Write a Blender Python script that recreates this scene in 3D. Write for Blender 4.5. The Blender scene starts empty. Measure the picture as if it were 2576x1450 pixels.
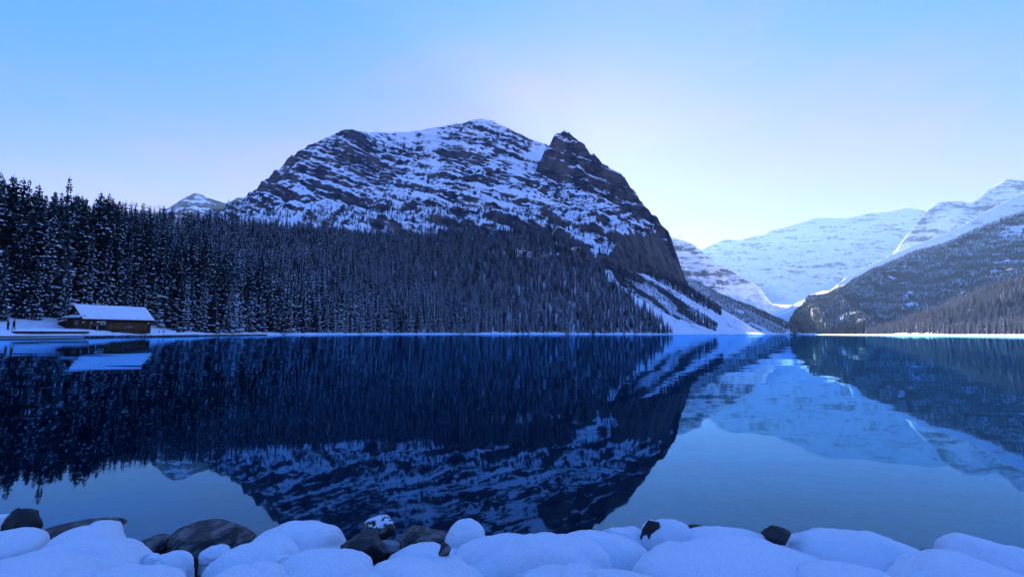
import bpy, bmesh, math, random
import numpy as np
from mathutils import Vector, Matrix

random.seed(7)
RS = np.random.RandomState(11)
D = bpy.data
SC = bpy.context.scene
COL = SC.collection

# ------------------------------------------------------------------ camera
F = 1172.0                       # focal length in px of a 2576 px wide picture
CAM_H = 1.0
PITCH = math.radians(5.5)
ROLL = math.radians(0.2)
cam_d = D.cameras.new('camera')
cam = D.objects.new('camera', cam_d)
COL.objects.link(cam)
cam.location = (0, 0, CAM_H)
cam_d.sensor_width = 36.0
cam_d.lens = 36.0 * F / 2576.0
cam_d.clip_start = 0.05
cam_d.clip_end = 60000
_fw = Vector((0, math.cos(PITCH), math.sin(PITCH)))
_rt = Vector((1, 0, 0))
_up = _rt.cross(_fw)
_rt2 = _rt * math.cos(ROLL) - _up * math.sin(-ROLL)
_rt2 = (_rt * math.cos(ROLL) + _up * math.sin(ROLL)).normalized()
_up2 = _rt2.cross(_fw)
cam.matrix_world = Matrix(((_rt2.x, _up2.x, -_fw.x, 0), (_rt2.y, _up2.y, -_fw.y, 0),
                           (_rt2.z, _up2.z, -_fw.z, CAM_H), (0, 0, 0, 1)))
SC.camera = cam


def ray(px, py):
    return _fw + _rt2 * ((px - 1288.0) / F) + _up2 * ((725.0 - py) / F)


def at(px, py, Y):
    """point at depth Y (world y) seen at a pixel of the 2576 x 1450 photograph"""
    d = ray(px, py)
    return Vector((0, 0, CAM_H)) + d * (Y / d.y)


def at_z(px, py, z):
    d = ray(px, py)
    return Vector((0, 0, CAM_H)) + d * ((z - CAM_H) / d.z)


def to_px(p):
    v = Vector(p) - Vector((0, 0, CAM_H))
    w = v.dot(_fw)
    return 1288 + F * v.dot(_rt2) / w, 725 - F * v.dot(_up2) / w


# ------------------------------------------------------------------ world, sun
SUN_AZ = math.radians(8.0)       # clockwise from +Y
SUN_EL = math.radians(18)
world = D.worlds.new('World')
SC.world = world
world.use_nodes = True
wn, wl = world.node_tree.nodes, world.node_tree.links
wn.clear()
w_out = wn.new('ShaderNodeOutputWorld')
w_bg = wn.new('ShaderNodeBackground')
w_sky = wn.new('ShaderNodeTexSky')
w_sky.sky_type = 'NISHITA'
w_sky.sun_disc = False
w_sky.sun_elevation = SUN_EL
w_sky.sun_rotation = SUN_AZ
w_sky.altitude = 1700
w_sky.air_density = 1.0
w_sky.dust_density = 0.6
w_sky.ozone_density = 4.0
w_mul = wn.new('ShaderNodeMix')
w_mul.data_type = 'RGBA'
w_mul.blend_type = 'MULTIPLY'
w_mul.inputs[0].default_value = 1.0
w_mul.inputs[7].default_value = (0.33, 0.84, 2.0, 1)
w_gam = wn.new('ShaderNodeGamma')
w_gam.inputs[1].default_value = 0.60
wl.new(w_sky.outputs[0], w_gam.inputs[0])
wl.new(w_gam.outputs[0], w_mul.inputs[6])
w_sep = wn.new('ShaderNodeSeparateColor')
wl.new(w_gam.outputs[0], w_sep.inputs[0])
w_pale = wn.new('ShaderNodeVectorMath')
w_pale.operation = 'SCALE'
w_pale.inputs[0].default_value = (0.73, 0.80, 1.42)
wl.new(w_sep.outputs[1], w_pale.inputs['Scale'])
w_map = wn.new('ShaderNodeMapRange')
w_map.interpolation_type = 'SMOOTHSTEP'
wl.new(w_sep.outputs[1], w_map.inputs[0])
for _k, _v in enumerate((1.2, 2.1, 0.0, 0.92)):
    w_map.inputs[_k + 1].default_value = _v
w_mix = wn.new('ShaderNodeMix')
w_mix.data_type = 'RGBA'
# thin high cloud: faint streaks that pale the sky a little
w_tc = wn.new('ShaderNodeTexCoord')
w_mp = wn.new('ShaderNodeMapping')
w_mp.inputs['Scale'].default_value = (2.2, 2.2, 7.0)
wl.new(w_tc.outputs['Generated'], w_mp.inputs['Vector'])
w_nz = wn.new('ShaderNodeTexNoise')
w_nz.inputs['Scale'].default_value = 1.6
w_nz.inputs['Detail'].default_value = 6
wl.new(w_mp.outputs[0], w_nz.inputs['Vector'])
w_cl = wn.new('ShaderNodeMapRange')
w_cl.interpolation_type = 'SMOOTHSTEP'
wl.new(w_nz.outputs['Fac'], w_cl.inputs[0])
for _k, _v in enumerate((0.45, 0.8, 0.0, 0.30)):
    w_cl.inputs[_k + 1].default_value = _v
w_add = wn.new('ShaderNodeMath')
w_add.operation = 'ADD'
w_add.use_clamp = True
wl.new(w_map.outputs[0], w_add.inputs[0])
wl.new(w_cl.outputs[0], w_add.inputs[1])
wl.new(w_add.outputs[0], w_mix.inputs[0])
wl.new(w_mul.outputs[2], w_mix.inputs[6])
wl.new(w_pale.outputs[0], w_mix.inputs[7])
wl.new(w_mix.outputs[2], w_bg.inputs[0])
w_bg.inputs[1].default_value = 0.10
wl.new(w_bg.outputs[0], w_out.inputs[0])

sun_d = D.lights.new('sun', 'SUN')
sun_d.energy = 5.0
sun_d.angle = math.radians(0.5)
sun_d.color = (1.0, 0.94, 0.86)
sun = D.objects.new('sun', sun_d)
COL.objects.link(sun)
SUN_DIR = Vector((math.sin(SUN_AZ) * math.cos(SUN_EL), math.cos(SUN_AZ) * math.cos(SUN_EL), math.sin(SUN_EL)))
sun.rotation_euler = SUN_DIR.to_track_quat('Z', 'Y').to_euler()
sun.location = (0, 0, 60)

SC.view_settings.view_transform = 'Standard'
SC.view_settings.look = 'None'
SC.view_settings.exposure = 1.92
SC.view_settings.gamma = 1.0
SC.view_settings.use_curve_mapping = False
SC.render.engine = 'CYCLES'
cy = SC.cycles
cy.use_denoising = True
try:
    cy.denoiser = 'OPENIMAGEDENOISE'
    cy.denoising_input_passes = 'RGB_ALBEDO_NORMAL'
except Exception:
    pass
cy.max_bounces = 5
cy.diffuse_bounces = 2
cy.glossy_bounces = 2
cy.transmission_bounces = 2
cy.volume_bounces = 0
cy.transparent_max_bounces = 6
cy.caustics_reflective = False
cy.caustics_refractive = False


# ------------------------------------------------------------------ helpers: objects
def put(o, label=None, cat=None, group=None, kind=None, parent=None):
    if o.name not in COL.objects:
        COL.objects.link(o)
    if label:
        o['label'] = label
    if cat:
        o['category'] = cat
    if group:
        o['group'] = group
    if kind:
        o['kind'] = kind
    if parent is not None:
        o.parent = parent
    return o


def empty(name, loc, label, cat, group=None, rz=0.0):
    o = D.objects.new(name, None)
    o.location = loc
    o.rotation_euler = (0, 0, rz)
    o.empty_display_size = 0.3
    return put(o, label, cat, group)


def mesh_from(name, verts, faces, mats, idx=None, smooth=False):
    me = D.meshes.new(name)
    me.from_pydata([tuple(v) for v in verts], [], [tuple(f) for f in faces])
    for m in mats:
        me.materials.append(m)
    if idx is not None:
        me.polygons.foreach_set('material_index', np.asarray(idx, dtype=np.int32))
    if smooth:
        me.polygons.foreach_set('use_smooth', np.ones(len(me.polygons), dtype=bool))
    me.update()
    return me


def grid_mesh(name, P, mat, smooth=True):
    """P: array (rows, cols, 3)"""
    r, c, _ = P.shape
    me = D.meshes.new(name)
    me.vertices.add(r * c)
    me.vertices.foreach_set('co', P.reshape(-1).astype(np.float32))
    i = np.arange(r * c).reshape(r, c)
    q = np.stack([i[:-1, :-1], i[:-1, 1:], i[1:, 1:], i[1:, :-1]], axis=-1).reshape(-1, 4)
    n = len(q)
    me.loops.add(n * 4)
    me.loops.foreach_set('vertex_index', q.reshape(-1).astype(np.int32))
    me.polygons.add(n)
    me.polygons.foreach_set('loop_start', (np.arange(n) * 4).astype(np.int32))
    me.polygons.foreach_set('use_smooth', np.full(n, smooth, dtype=bool))
    me.materials.append(mat)
    me.update(calc_edges=True)
    return me


class MB:
    """collects boxes, bars and lathes into one mesh"""
    def __init__(self):
        self.v, self.f, self.m = [], [], []

    def add(self, vs, fs, m=0):
        b = len(self.v)
        self.v += [tuple(x) for x in vs]
        self.f += [tuple(b + k for k in f) for f in fs]
        self.m += [m] * len(fs)
        return self

    def box(self, x0, x1, y0, y1, z0, z1, m=0):
        vs = [(x0, y0, z0), (x1, y0, z0), (x1, y1, z0), (x0, y1, z0), (x0, y0, z1), (x1, y0, z1), (x1, y1, z1), (x0, y1, z1)]
        fs = [(0, 3, 2, 1), (4, 5, 6, 7), (0, 1, 5, 4), (1, 2, 6, 5), (2, 3, 7, 6), (3, 0, 4, 7)]
        return self.add(vs, fs, m)

    def tube(self, p, q, r0, r1=None, n=8, m=0):
        r1 = r0 if r1 is None else r1
        p, q = Vector(p), Vector(q)
        d = (q - p).normalized()
        a = d.orthogonal().normalized()
        b = d.cross(a)
        vs = []
        for (c, r) in ((p, r0), (q, r1)):
            for k in range(n):
                t = 2 * math.pi * k / n
                vs.append(c + (a * math.cos(t) + b * math.sin(t)) * r)
        fs = [(k, (k + 1) % n, n + (k + 1) % n, n + k) for k in range(n)]
        fs += [tuple(range(n - 1, -1, -1)), tuple(range(n, 2 * n))]
        return self.add(vs, fs, m)

    def slab(self, corners, th, m=0):
        """quad (four points, in order) thickened along its normal downward by th"""
        c = [Vector(x) for x in corners]
        nrm = (c[1] - c[0]).cross(c[3] - c[0]).normalized()
        lo = [x - nrm * th for x in c]
        fs = [(0, 1, 2, 3), (7, 6, 5, 4), (0, 4, 5, 1), (1, 5, 6, 2), (2, 6, 7, 3), (3, 7, 4, 0)]
        return self.add(c + lo, fs, m)

    def build(self, name, mats, parent=None, smooth=False, **kw):
        mats = mats if isinstance(mats, (list, tuple)) else [mats]
        me = mesh_from(name, self.v, self.f, mats, self.m, smooth)
        o = D.objects.new(name, me)
        return put(o, parent=parent, **kw)


# ------------------------------------------------------------------ helpers: noise
_perm = RS.permutation(512)
_perm = np.concatenate([_perm, _perm])
_ga = RS.rand(512) * 2 * np.pi
_gx, _gy = np.cos(_ga), np.sin(_ga)


def perlin(x, y, seed=0):
    x = np.asarray(x, dtype=np.float64) + seed * 17.13
    y = np.asarray(y, dtype=np.float64) + seed * 9.71
    xi = np.floor(x).astype(np.int64)
    yi = np.floor(y).astype(np.int64)
    xf, yf = x - xi, y - yi
    u = xf * xf * xf * (xf * (xf * 6 - 15) + 10)
    v = yf * yf * yf * (yf * (yf * 6 - 15) + 10)

    def g(ix, iy, dx, dy):
        h = _perm[(_perm[ix & 511] + iy) & 511]
        return _gx[h] * dx + _gy[h] * dy
    a = g(xi, yi, xf, yf)
    b = g(xi + 1, yi, xf - 1, yf)
    c = g(xi, yi + 1, xf, yf - 1)
    d = g(xi + 1, yi + 1, xf - 1, yf - 1)
    return ((a + u * (b - a)) + v * ((c + u * (d - c)) - (a + u * (b - a)))) * 1.4


def fbm(x, y, octs=5, seed=0, gain=0.5):
    s, a, t = 0, 1.0, 0
    for k in range(octs):
        s = s + a * perlin(x * 2 ** k, y * 2 ** k, seed + k * 3)
        t += a
        a *= gain
    return s / t


def ridged(x, y, octs=4, seed=0, gain=0.55):
    s, a, t = 0, 1.0, 0
    for k in range(octs):
        s = s + a * (1 - np.abs(perlin(x * 2 ** k, y * 2 ** k, seed + k * 5)))
        t += a
        a *= gain
    return s / t


def sstep(a, b, x):
    t = np.clip((x - a) / (b - a), 0, 1)
    return t * t * (3 - 2 * t)


def seg_dist(X, Y, pts):
    """yields (distance, interpolated z) per segment of a polyline"""
    for (p, q) in zip(pts[:-1], pts[1:]):
        dx, dy = q[0] - p[0], q[1] - p[1]
        L = dx * dx + dy * dy + 1e-9
        t = np.clip(((X - p[0]) * dx + (Y - p[1]) * dy) / L, 0, 1)
        yield np.hypot(X - p[0] - t * dx, Y - p[1] - t * dy), p[2] + t * (q[2] - p[2])


def ridge_h(X, Y, pts, s1, cf, s2):
    """height of a ridge: cliff of slope s1 for a share cf of its height, then slope s2"""
    best = np.full(X.shape, -1e6)
    dm = np.full(X.shape, 1e9)
    for d, z in seg_dist(X, Y, pts):
        c = cf * np.maximum(z, 0)
        k1 = np.interp(z, [0, 40, 200], [.5, .65, s1])
        best = np.maximum(best, z - np.where(k1 * d < c, k1 * d, c + np.minimum(s2, k1) * (d - c / k1)))
        dm = np.minimum(dm, d)
    return best, dm


def poly_dist(X, Y, pts):
    dm = np.full(X.shape, 1e9)
    for d, _ in seg_dist(X, Y, [(p[0], p[1], 0) for p in pts]):
        dm = np.minimum(dm, d)
    return dm


def inside(X, Y, poly):
    r = np.zeros(X.shape, dtype=bool)
    n = len(poly)
    for k in range(n):
        x0, y0 = poly[k]
        x1, y1 = poly[(k + 1) % n]
        if y0 == y1:
            continue
        c = ((y0 > Y) != (y1 > Y)) & (X < (x1 - x0) * (Y - y0) / (y1 - y0) + x0)
        r ^= c
    return r


def terrace(z, x, period, amt, dip, warp):
    t = (z + dip * x + warp) / period
    f = t - np.floor(t)
    st = np.clip((f - 0.55) / 0.45, 0, 1)
    return z + amt * period * (st - f)


def R(*pp):
    return [tuple(at(*p)) for p in pp]


# ------------------------------------------------------------------ materials
def new_mat(name):
    m = D.materials.new(name)
    m.use_nodes = True
    n, l = m.node_tree.nodes, m.node_tree.links
    b = n['Principled BSDF']
    return m, n, l, b


def noise_node(n, l, vec, scale, detail=4, rough=0.55):
    t = n.new('ShaderNodeTexNoise')
    t.inputs['Scale'].default_value = scale
    t.inputs['Detail'].default_value = detail
    t.inputs['Roughness'].default_value = rough
    if vec is not None:
        l.new(vec, t.inputs['Vector'])
    return t.outputs['Fac']


def mathn(n, l, op, a, b=None, c=None):
    t = n.new('ShaderNodeMath')
    t.operation = op
    for k, v in enumerate((a, b, c)):
        if v is None:
            continue
        if isinstance(v, (int, float)):
            t.inputs[k].default_value = v
        else:
            l.new(v, t.inputs[k])
    return t.outputs[0]


def mixc(n, l, f, a, b):
    t = n.new('ShaderNodeMix')
    t.data_type = 'RGBA'
    for k, v in ((0, f), (6, a), (7, b)):
        if isinstance(v, (int, float)):
            t.inputs[k].default_value = v
        elif isinstance(v, tuple):
            t.inputs[k].default_value = (*v, 1)
        else:
            l.new(v, t.inputs[k])
    return t.outputs[2]


def mapr(n, l, v, a, b, c=0.0, d=1.0):
    t = n.new('ShaderNodeMapRange')
    t.interpolation_type = 'SMOOTHSTEP'
    l.new(v, t.inputs[0])
    for k, x in enumerate((a, b, c, d)):
        t.inputs[k + 1].default_value = x
    return t.outputs[0]


def bumpn(n, l, h, strength, dist, nrm=None):
    t = n.new('ShaderNodeBump')
    t.inputs['Strength'].default_value = strength
    t.inputs['Distance'].default_value = dist
    l.new(h, t.inputs['Height'])
    if nrm is not None:
        l.new(nrm, t.inputs['Normal'])
    return t.outputs[0]


def position(n):
    return n.new('ShaderNodeNewGeometry').outputs['Position']


def scaled(n, l, vec, sc, rot=(0, 0, 0)):
    if any(rot):
        r = n.new('ShaderNodeMapping')
        r.inputs['Rotation'].default_value = rot
        l.new(vec, r.inputs['Vector'])
        vec = r.outputs[0]
        rot = (0, 0, 0)
    t = n.new('ShaderNodeMapping')
    t.inputs['Scale'].default_value = sc
    t.inputs['Rotation'].default_value = rot
    l.new(vec, t.inputs['Vector'])
    return t.outputs[0]


SNOW_C = (0.88, 0.90, 0.93)


def rock_snow_mat(name, a, bias, strata_w, fine_w, dip, fine_scale, strata_z, dark=(0.028, 0.028, 0.033), brown=(0.115, 0.09, 0.078),
                  bump=4.0, ramp=(.44, .57), grey=(0.15, 0.15, 0.155), bare=False):
    m, n, l, b = new_mat(name)
    g = n.new('ShaderNodeNewGeometry')
    pos = g.outputs['Position']
    sx = n.new('ShaderNodeSeparateXYZ')
    st = noise_node(n, l, scaled(n, l, pos, (strata_z * .12, strata_z * .12, strata_z), (0, dip, 0)), 1.0, 6, .62)
    fi = noise_node(n, l, scaled(n, l, pos, (.6, .6, 1.8), (0, dip, 0)), fine_scale, 8, .66)
    big = noise_node(n, l, pos, fine_scale * .12, 3)
    hgt = mathn(n, l, 'MULTIPLY_ADD', st, .9, fi)
    bn = bumpn(n, l, hgt, 1.0, bump)
    l.new(bn, sx.inputs[0])
    sg = n.new('ShaderNodeSeparateXYZ')
    l.new(g.outputs['Normal'], sg.inputs[0])
    f = mathn(n, l, 'MULTIPLY_ADD', sg.outputs[2], a, bias)
    f = mathn(n, l, 'MULTIPLY_ADD', sx.outputs[2], a * .25, f)
    steep = mapr(n, l, sg.outputs[2], .62, .93, 1.25, .22)
    q = mathn(n, l, 'MULTIPLY', mathn(n, l, 'SUBTRACT', st, .5), strata_w)
    q = mathn(n, l, 'MULTIPLY_ADD', mathn(n, l, 'SUBTRACT', fi, .5), fine_w, q)
    q = mathn(n, l, 'MULTIPLY_ADD', mathn(n, l, 'SUBTRACT', big, .5), fine_w * .3, q)
    f = mathn(n, l, 'MULTIPLY_ADD', q, steep, f)
    if bare:
        ba = n.new('ShaderNodeAttribute')
        ba.attribute_name = 'bare'
        f = mathn(n, l, 'SUBTRACT', f, ba.outputs['Fac'])
    snow = mapr(n, l, f, *ramp)
    rc = mixc(n, l, mapr(n, l, noise_node(n, l, scaled(n, l, pos, (1, 1, .35)), fine_scale * .3, 5), .46, .66), dark, brown)
    rc = mixc(n, l, mapr(n, l, fi, .42, .62), rc, mixc(n, l, .55, rc, grey))
    l.new(mixc(n, l, snow, rc, SNOW_C), b.inputs['Base Color'])
    b.inputs['Roughness'].default_value = 0.85
    b.inputs['Specular IOR Level'].default_value = 0.2
    # snow lies smoother than rock
    nm = n.new('ShaderNodeMix')
    nm.data_type = 'VECTOR'
    l.new(mathn(n, l, 'MULTIPLY', snow, .65), nm.inputs[0])
    l.new(bn, nm.inputs[4])
    l.new(g.outputs['Normal'], nm.inputs[5])
    l.new(nm.outputs[1], b.inputs['Normal'])
    return m


def snow_mat(name='snow_material', fine=55.0, amt=0.006, col=SNOW_C):
    m, n, l, b = new_mat(name)
    pos = position(n)
    c1 = noise_node(n, l, pos, 1.3, 4)
    gr = noise_node(n, l, pos, fine * 2.5, 3, .8)
    base = mixc(n, l, mapr(n, l, c1, .3, .7), tuple(c * .95 for c in col), col)
    l.new(mixc(n, l, mapr(n, l, gr, .3, .62), tuple(c * .86 for c in col), base), b.inputs['Base Color'])
    b.inputs['Roughness'].default_value = .8
    b.inputs['Specular IOR Level'].default_value = .25
    h = mathn(n, l, 'MULTIPLY_ADD', noise_node(n, l, pos, fine, 5, .7), .5, noise_node(n, l, pos, fine * .12, 4))
    l.new(bumpn(n, l, h, 1.0, amt), b.inputs['Normal'])
    return m


def plain_mat(name, col, rough=.8, col2=None, scale=4.0, stretch=(1, 1, 1), bump=0.0, spec=.3, metal=0.0):
    m, n, l, b = new_mat(name)
    tc = n.new('ShaderNodeTexCoord')
    v = scaled(n, l, tc.outputs['Object'], stretch)
    nz = noise_node(n, l, v, scale, 5, .6)
    col2 = col2 or tuple(c * .6 for c in col)
    l.new(mixc(n, l, mapr(n, l, nz, .3, .7), col2, col), b.inputs['Base Color'])
    b.inputs['Roughness'].default_value = rough
    b.inputs['Specular IOR Level'].default_value = spec
    b.inputs['Metallic'].default_value = metal
    if bump:
        l.new(bumpn(n, l, nz, 1.0, bump), b.inputs['Normal'])
    return m


M_SNOW = snow_mat('foreground_snow', 60, .02)
M_SNOW2 = plain_mat('settled_snow', SNOW_C, .85, tuple(c * .93 for c in SNOW_C), .5, bump=.05)
M_TREESNOW = plain_mat('branch_snow', (0.80, 0.82, 0.86), .9, (0.66, 0.68, 0.72), 9)
M_ROCK = None


def needle_mat(name, c0, c1):
    m, n, l, b = new_mat(name)
    oi = n.new('ShaderNodeObjectInfo')
    tc = n.new('ShaderNodeTexCoord')
    nz = noise_node(n, l, tc.outputs['Object'], 14, 3)
    f = mathn(n, l, 'MULTIPLY_ADD', mathn(n, l, 'POWER', oi.outputs['Random'], 1.8), .75, mathn(n, l, 'MULTIPLY', nz, .25))
    l.new(mixc(n, l, f, c0, c1), b.inputs['Base Color'])
    b.inputs['Roughness'].default_value = .9
    b.inputs['Specular IOR Level'].default_value = .1
    return m


M_NEEDLE = needle_mat('needles', (0.015, 0.021, 0.023), (0.052, 0.074, 0.085))
M_BARK = plain_mat('bark', (0.05, 0.042, 0.036), .9, (0.025, 0.022, 0.02), 12, (1, 1, .2))

# ------------------------------------------------------------------ lake outline
SHX = -78.5
left_shore = [(SHX - 6, 20), (SHX - 1, 45), (SHX, 60), (SHX + .4, 74), (SHX, 86), (SHX + .3, 97), (SHX + 1, 104)]
for (px, Y) in ((450, 113), (560, 140), (700, 190), (850, 255), (1000, 330), (1200, 440), (1400, 560), (1560, 610), (1660, 650),
                (1720, 690), (1800, 775), (1860, 900), (1895, 1060), (1925, 1400), (1955, 1900)):
    left_shore.append(((px - 1288) / F * Y, Y))
right_shore = []
for (px, Y) in ((2010, 1960), (2030, 1600), (2055, 1350), (2100, 1100), (2160, 900), (2230, 740), (2330, 560), (2450, 420), (2576, 330),
                (2750, 250), (3000, 180), (3600, 100)):
    right_shore.append(((px - 1288) / F * Y, Y))
lake_poly = left_shore + right_shore + [(200, 2.4), (-85, 2.4)]


def signed_shore(X, Y, shore):
    d = poly_dist(X, Y, shore)
    return np.where(inside(X, Y, lake_poly), -d, d)


# ------------------------------------------------------------------ terrain height functions
R1 = R((735, 378, 1800),
       (800, 371, 1900), (828, 348, 1930), (850, 330, 1950), (868, 322, 1950), (885, 321, 1960), (915, 330, 2050), (950, 330, 2150),
       (1000, 330, 2230), (1040, 327, 2250), (1100, 317, 2300), (1160, 307, 2330), (1190, 298, 2330), (1215, 295, 2330), (1240, 302, 2330),
       (1260, 312, 2330), (1330, 345, 2330), (1365, 357, 2330), (1430, 385, 2400))
R2 = R((1895, 841, 1220), (1830, 797, 1300), (1800, 766, 1360), (1760, 717, 1420), (1740, 682, 1460), (1708, 635, 1500), (1694, 610, 1530),
       (1690, 588, 1540), (1678, 573, 1560), (1650, 540, 1590), (1620, 510, 1630), (1570, 440, 1700), (1500, 388, 1750), (1440, 332, 1790),
       (1418, 323, 1800), (1400, 328, 1790), (1388, 352, 1780), (1362, 400, 1720), (1335, 455, 1650), (1310, 495, 1580), (1290, 545, 1480),
       (1300, 590, 1360))
R2Y = [p[1] for p in R2[:15]]
R2X = [p[0] for p in R2[:15]]
R3 = R((1150, 322, 2250), (1125, 350, 2100), (1112, 400, 1980), (1120, 455, 1850), (1135, 520, 1600))
R4 = R((885, 323, 1960), (905, 380, 1830), (920, 450, 1680), (950, 510, 1500))
R5 = R((735, 380, 1800), (715, 440, 1650), (690, 500, 1500))
R6 = R((1418, 325, 1800), (1470, 420, 1650), (1520, 520, 1500), (1560, 600, 1380), (1585, 655, 1290))


def h_apron(X, Y):
    d = signed_shore(X, Y, left_shore)
    px = X / Y * F + 1288
    L = np.interp(px, [-300, 100, 400, 700, 1100, 1350, 1500, 1660, 1800], [120, 140, 200, 330, 520, 420, 260, 120, 60])
    s = np.interp(px, [-300, 100, 300, 500, 800, 1300, 1500, 1600], [.22, .30, .37, .385, .41, .42, .40, .38])
    dd = np.maximum(d - 10, 0)
    bank = np.interp(px, [380, 520], [1.6, 1.1])
    fade = 1 - sstep(1880, 1965, px)
    z = bank * sstep(-.6, 5.0, d) + (s * np.minimum(dd, L) + .10 * np.maximum(dd - L, 0)) * fade
    z = z + 2.0 * fbm(X / 60, Y / 60, 3, 4) * sstep(14, 60, d) + .22 * fbm(X / 4, Y / 4, 4, 5) * sstep(.3, 3, d)
    return np.where(d < 0, np.maximum(d * 2.5, -6.5), z), d


def h_mountain(X, Y, detail=True):
    ap, d = h_apron(X, Y)
    wx = X + 40 * fbm(X / 260, Y / 260, 3, 21)
    a1, d1 = ridge_h(X, Y, R1, .80, .40, .52)
    cut = (1415 + .2 * np.maximum(0, 2000 - Y) - 1288) / F * Y
    a1 = a1 - np.interp(Y, [1450, 1800], [.55, 1.7]) * np.maximum(0, X - cut)
    a1 = a1 - np.interp(Y, [1100, 1700], [.15, .5]) * np.maximum(0, (735 - 1288) / F * Y - X)
    a2, d2 = ridge_h(X, Y, R2, 1.75, .66, .60)
    a2 = a2 - 1.3 * np.maximum(0, X - 6 - np.interp(Y, R2Y, R2X, left=R2X[0], right=1e5))
    a3, d3 = ridge_h(X, Y, R3, 1.7, .52, .58)
    a4, d4 = ridge_h(X, Y, R4, 1.7, .55, .58)
    a5, d5 = ridge_h(X, Y, R5, 1.7, .60, .56)
    a6, d6 = ridge_h(X, Y, R6, 1.9, .62, .62)
    m = np.maximum.reduce([a1, a2, a3, a4, a5, a6])
    dr = np.minimum(np.minimum(d1, d2), np.minimum(d6 + 25, np.minimum(d3, d4) + 25))
    amp = np.clip(dr / 85, 0.05, 1) * sstep(10, 170, m)
    ribs = ridged(wx / 150, Y / 420, 4, 31)
    n1 = fbm(X / 210, Y / 210, 5, 41)
    m = m + amp * (48 * n1 - 62 * (ribs - .62))
    m = m - amp * 22 * (ridged(wx / 62, Y / 170, 3, 33) - .62)
    m = m + (6 + 2 * amp) * fbm(X / 30, Y / 30, 4, 51) * sstep(5, 60, m)
    warp = 26 * fbm(X / 170, Y / 170, 3, 61)
    steep = sstep(60, 220, m)
    tv = .4 + .6 * sstep(-.2, .25, fbm(X / 240, (m + Y) / 300, 3, 62))
    tw = sstep(-140, 60, X - (1400 - 1288) / F * Y) * sstep(80, 200, m)
    m = m + tw * (11 * fbm(X / 22, Y / 22, 3, 52) - 16 * (ridged(X / 48, Y / 48, 2, 53) - .65))
    mt = m + (terrace(m, X, 66, .52, .46, warp * 1.2) - m) * tv
    mt = mt + (terrace(mt, X, 23, .55, .43, warp * 1.3) - mt) * (.35 + .65 * tv)
    mt = mt + (terrace(mt, X, 10.5, .35, .45, warp * 1.3) - mt)
    m = m + (mt - m) * steep * np.clip(dr / 25, .55, 1)
    k = 22.0
    h = np.maximum(ap, m)
    blend = np.clip((k - np.abs(ap - m)) / k, 0, 1) ** 2 * k * .25
    h = h + blend
    d0 = np.interp(X / Y * F + 1288, [1500, 1640, 1760, 1900], [170, 200, 225, 120])
    lim = 1.2 + .72 * np.clip(d - 3, 0, d0) - .42 * np.clip(d - 3, 0, 14) + 3.2 * np.maximum(d - 3 - d0, 0) + 3.0 * fbm(X / 40, Y / 40, 3, 63) * sstep(5, 40, d)
    dl = h - lim
    h = np.where(dl > -18, np.minimum(h, lim) - np.clip(18 - np.abs(dl), 0, 18) ** 2 / 72 * sstep(10, 60, d), h)
    return np.where(d < 0, ap, np.maximum(h, np.minimum(ap, lim + 6))), d, dr


PK = R((380, 600, 4000), (440, 530, 4100), (462, 505, 4150), (477, 490, 4180), (492, 484, 4200), (510, 488, 4200), (540, 500, 4250), (568, 508, 4300),
       (586, 504, 4350), (600, 494, 4400), (612, 497, 4400), (640, 505, 4450), (720, 520, 4500))


def h_peak(X, Y):
    a, d = ridge_h(X, Y, PK, 1.0, .3, .6)
    amp = np.clip(d / 200, .04, 1)
    a = a + amp * (80 * fbm(X / 300, Y / 300, 4, 71) - 90 * (ridged(X / 260, Y / 600, 4, 72) - .6)) + 6 * fbm(X / 60, Y / 60, 3, 73)
    return a


V = R((1560, 640, 8600), (1700, 650, 8600), (1745, 640, 8600), (1762, 629, 8600), (1793, 613, 8600), (1825, 601, 8600), (1863, 603, 8600), (1895, 594, 8600), (1926, 589, 8600),
      (1934, 581, 8600), (1975, 571, 8600), (2010, 561, 8600), (2045, 550, 8600), (2066, 547, 8600), (2129, 549, 8600), (2182, 537, 8600), (2234, 533, 8600),
      (2283, 522, 8600), (2325, 529, 8600), (2400, 540, 8600), (2700, 560, 8600))
UP = R((2700, 462, 5300), (2576, 453, 5200), (2545, 450, 5150), (2528, 449, 5100), (2510, 461, 5100), (2493, 471, 5100), (2462, 498, 5050), (2444, 509, 5000),
       (2427, 505, 5000), (2392, 504, 4950), (2357, 507, 4900), (2332, 526, 4900), (2304, 563, 4850), (2287, 582, 4800))
ML = R((1600, 560, 4600), (1660, 585, 4600), (1695, 595, 4600), (1713, 599, 4600), (1741, 611, 4550), (1765, 629, 4550), (1783, 643, 4500), (1811, 660, 4500),
       (1835, 674, 4450), (1870, 695, 4400), (1898, 709, 4350), (1915, 730, 4300), (1926, 752, 4250))
MO = R((1990, 792, 3300), (2008, 770, 3300), (2029, 750, 3300), (2060, 757, 3250), (2100, 762, 3200), (2160, 748, 3100))
SR = R((2720, 425, 3400), (2576, 482, 3300), (2479, 530, 3200), (2409, 573, 3100), (2339, 600, 3000), (2287, 619, 2900), (2234, 643, 2850), (2190, 664, 2800), (2130, 695, 2700),
       (2095, 725, 2600))


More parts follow.
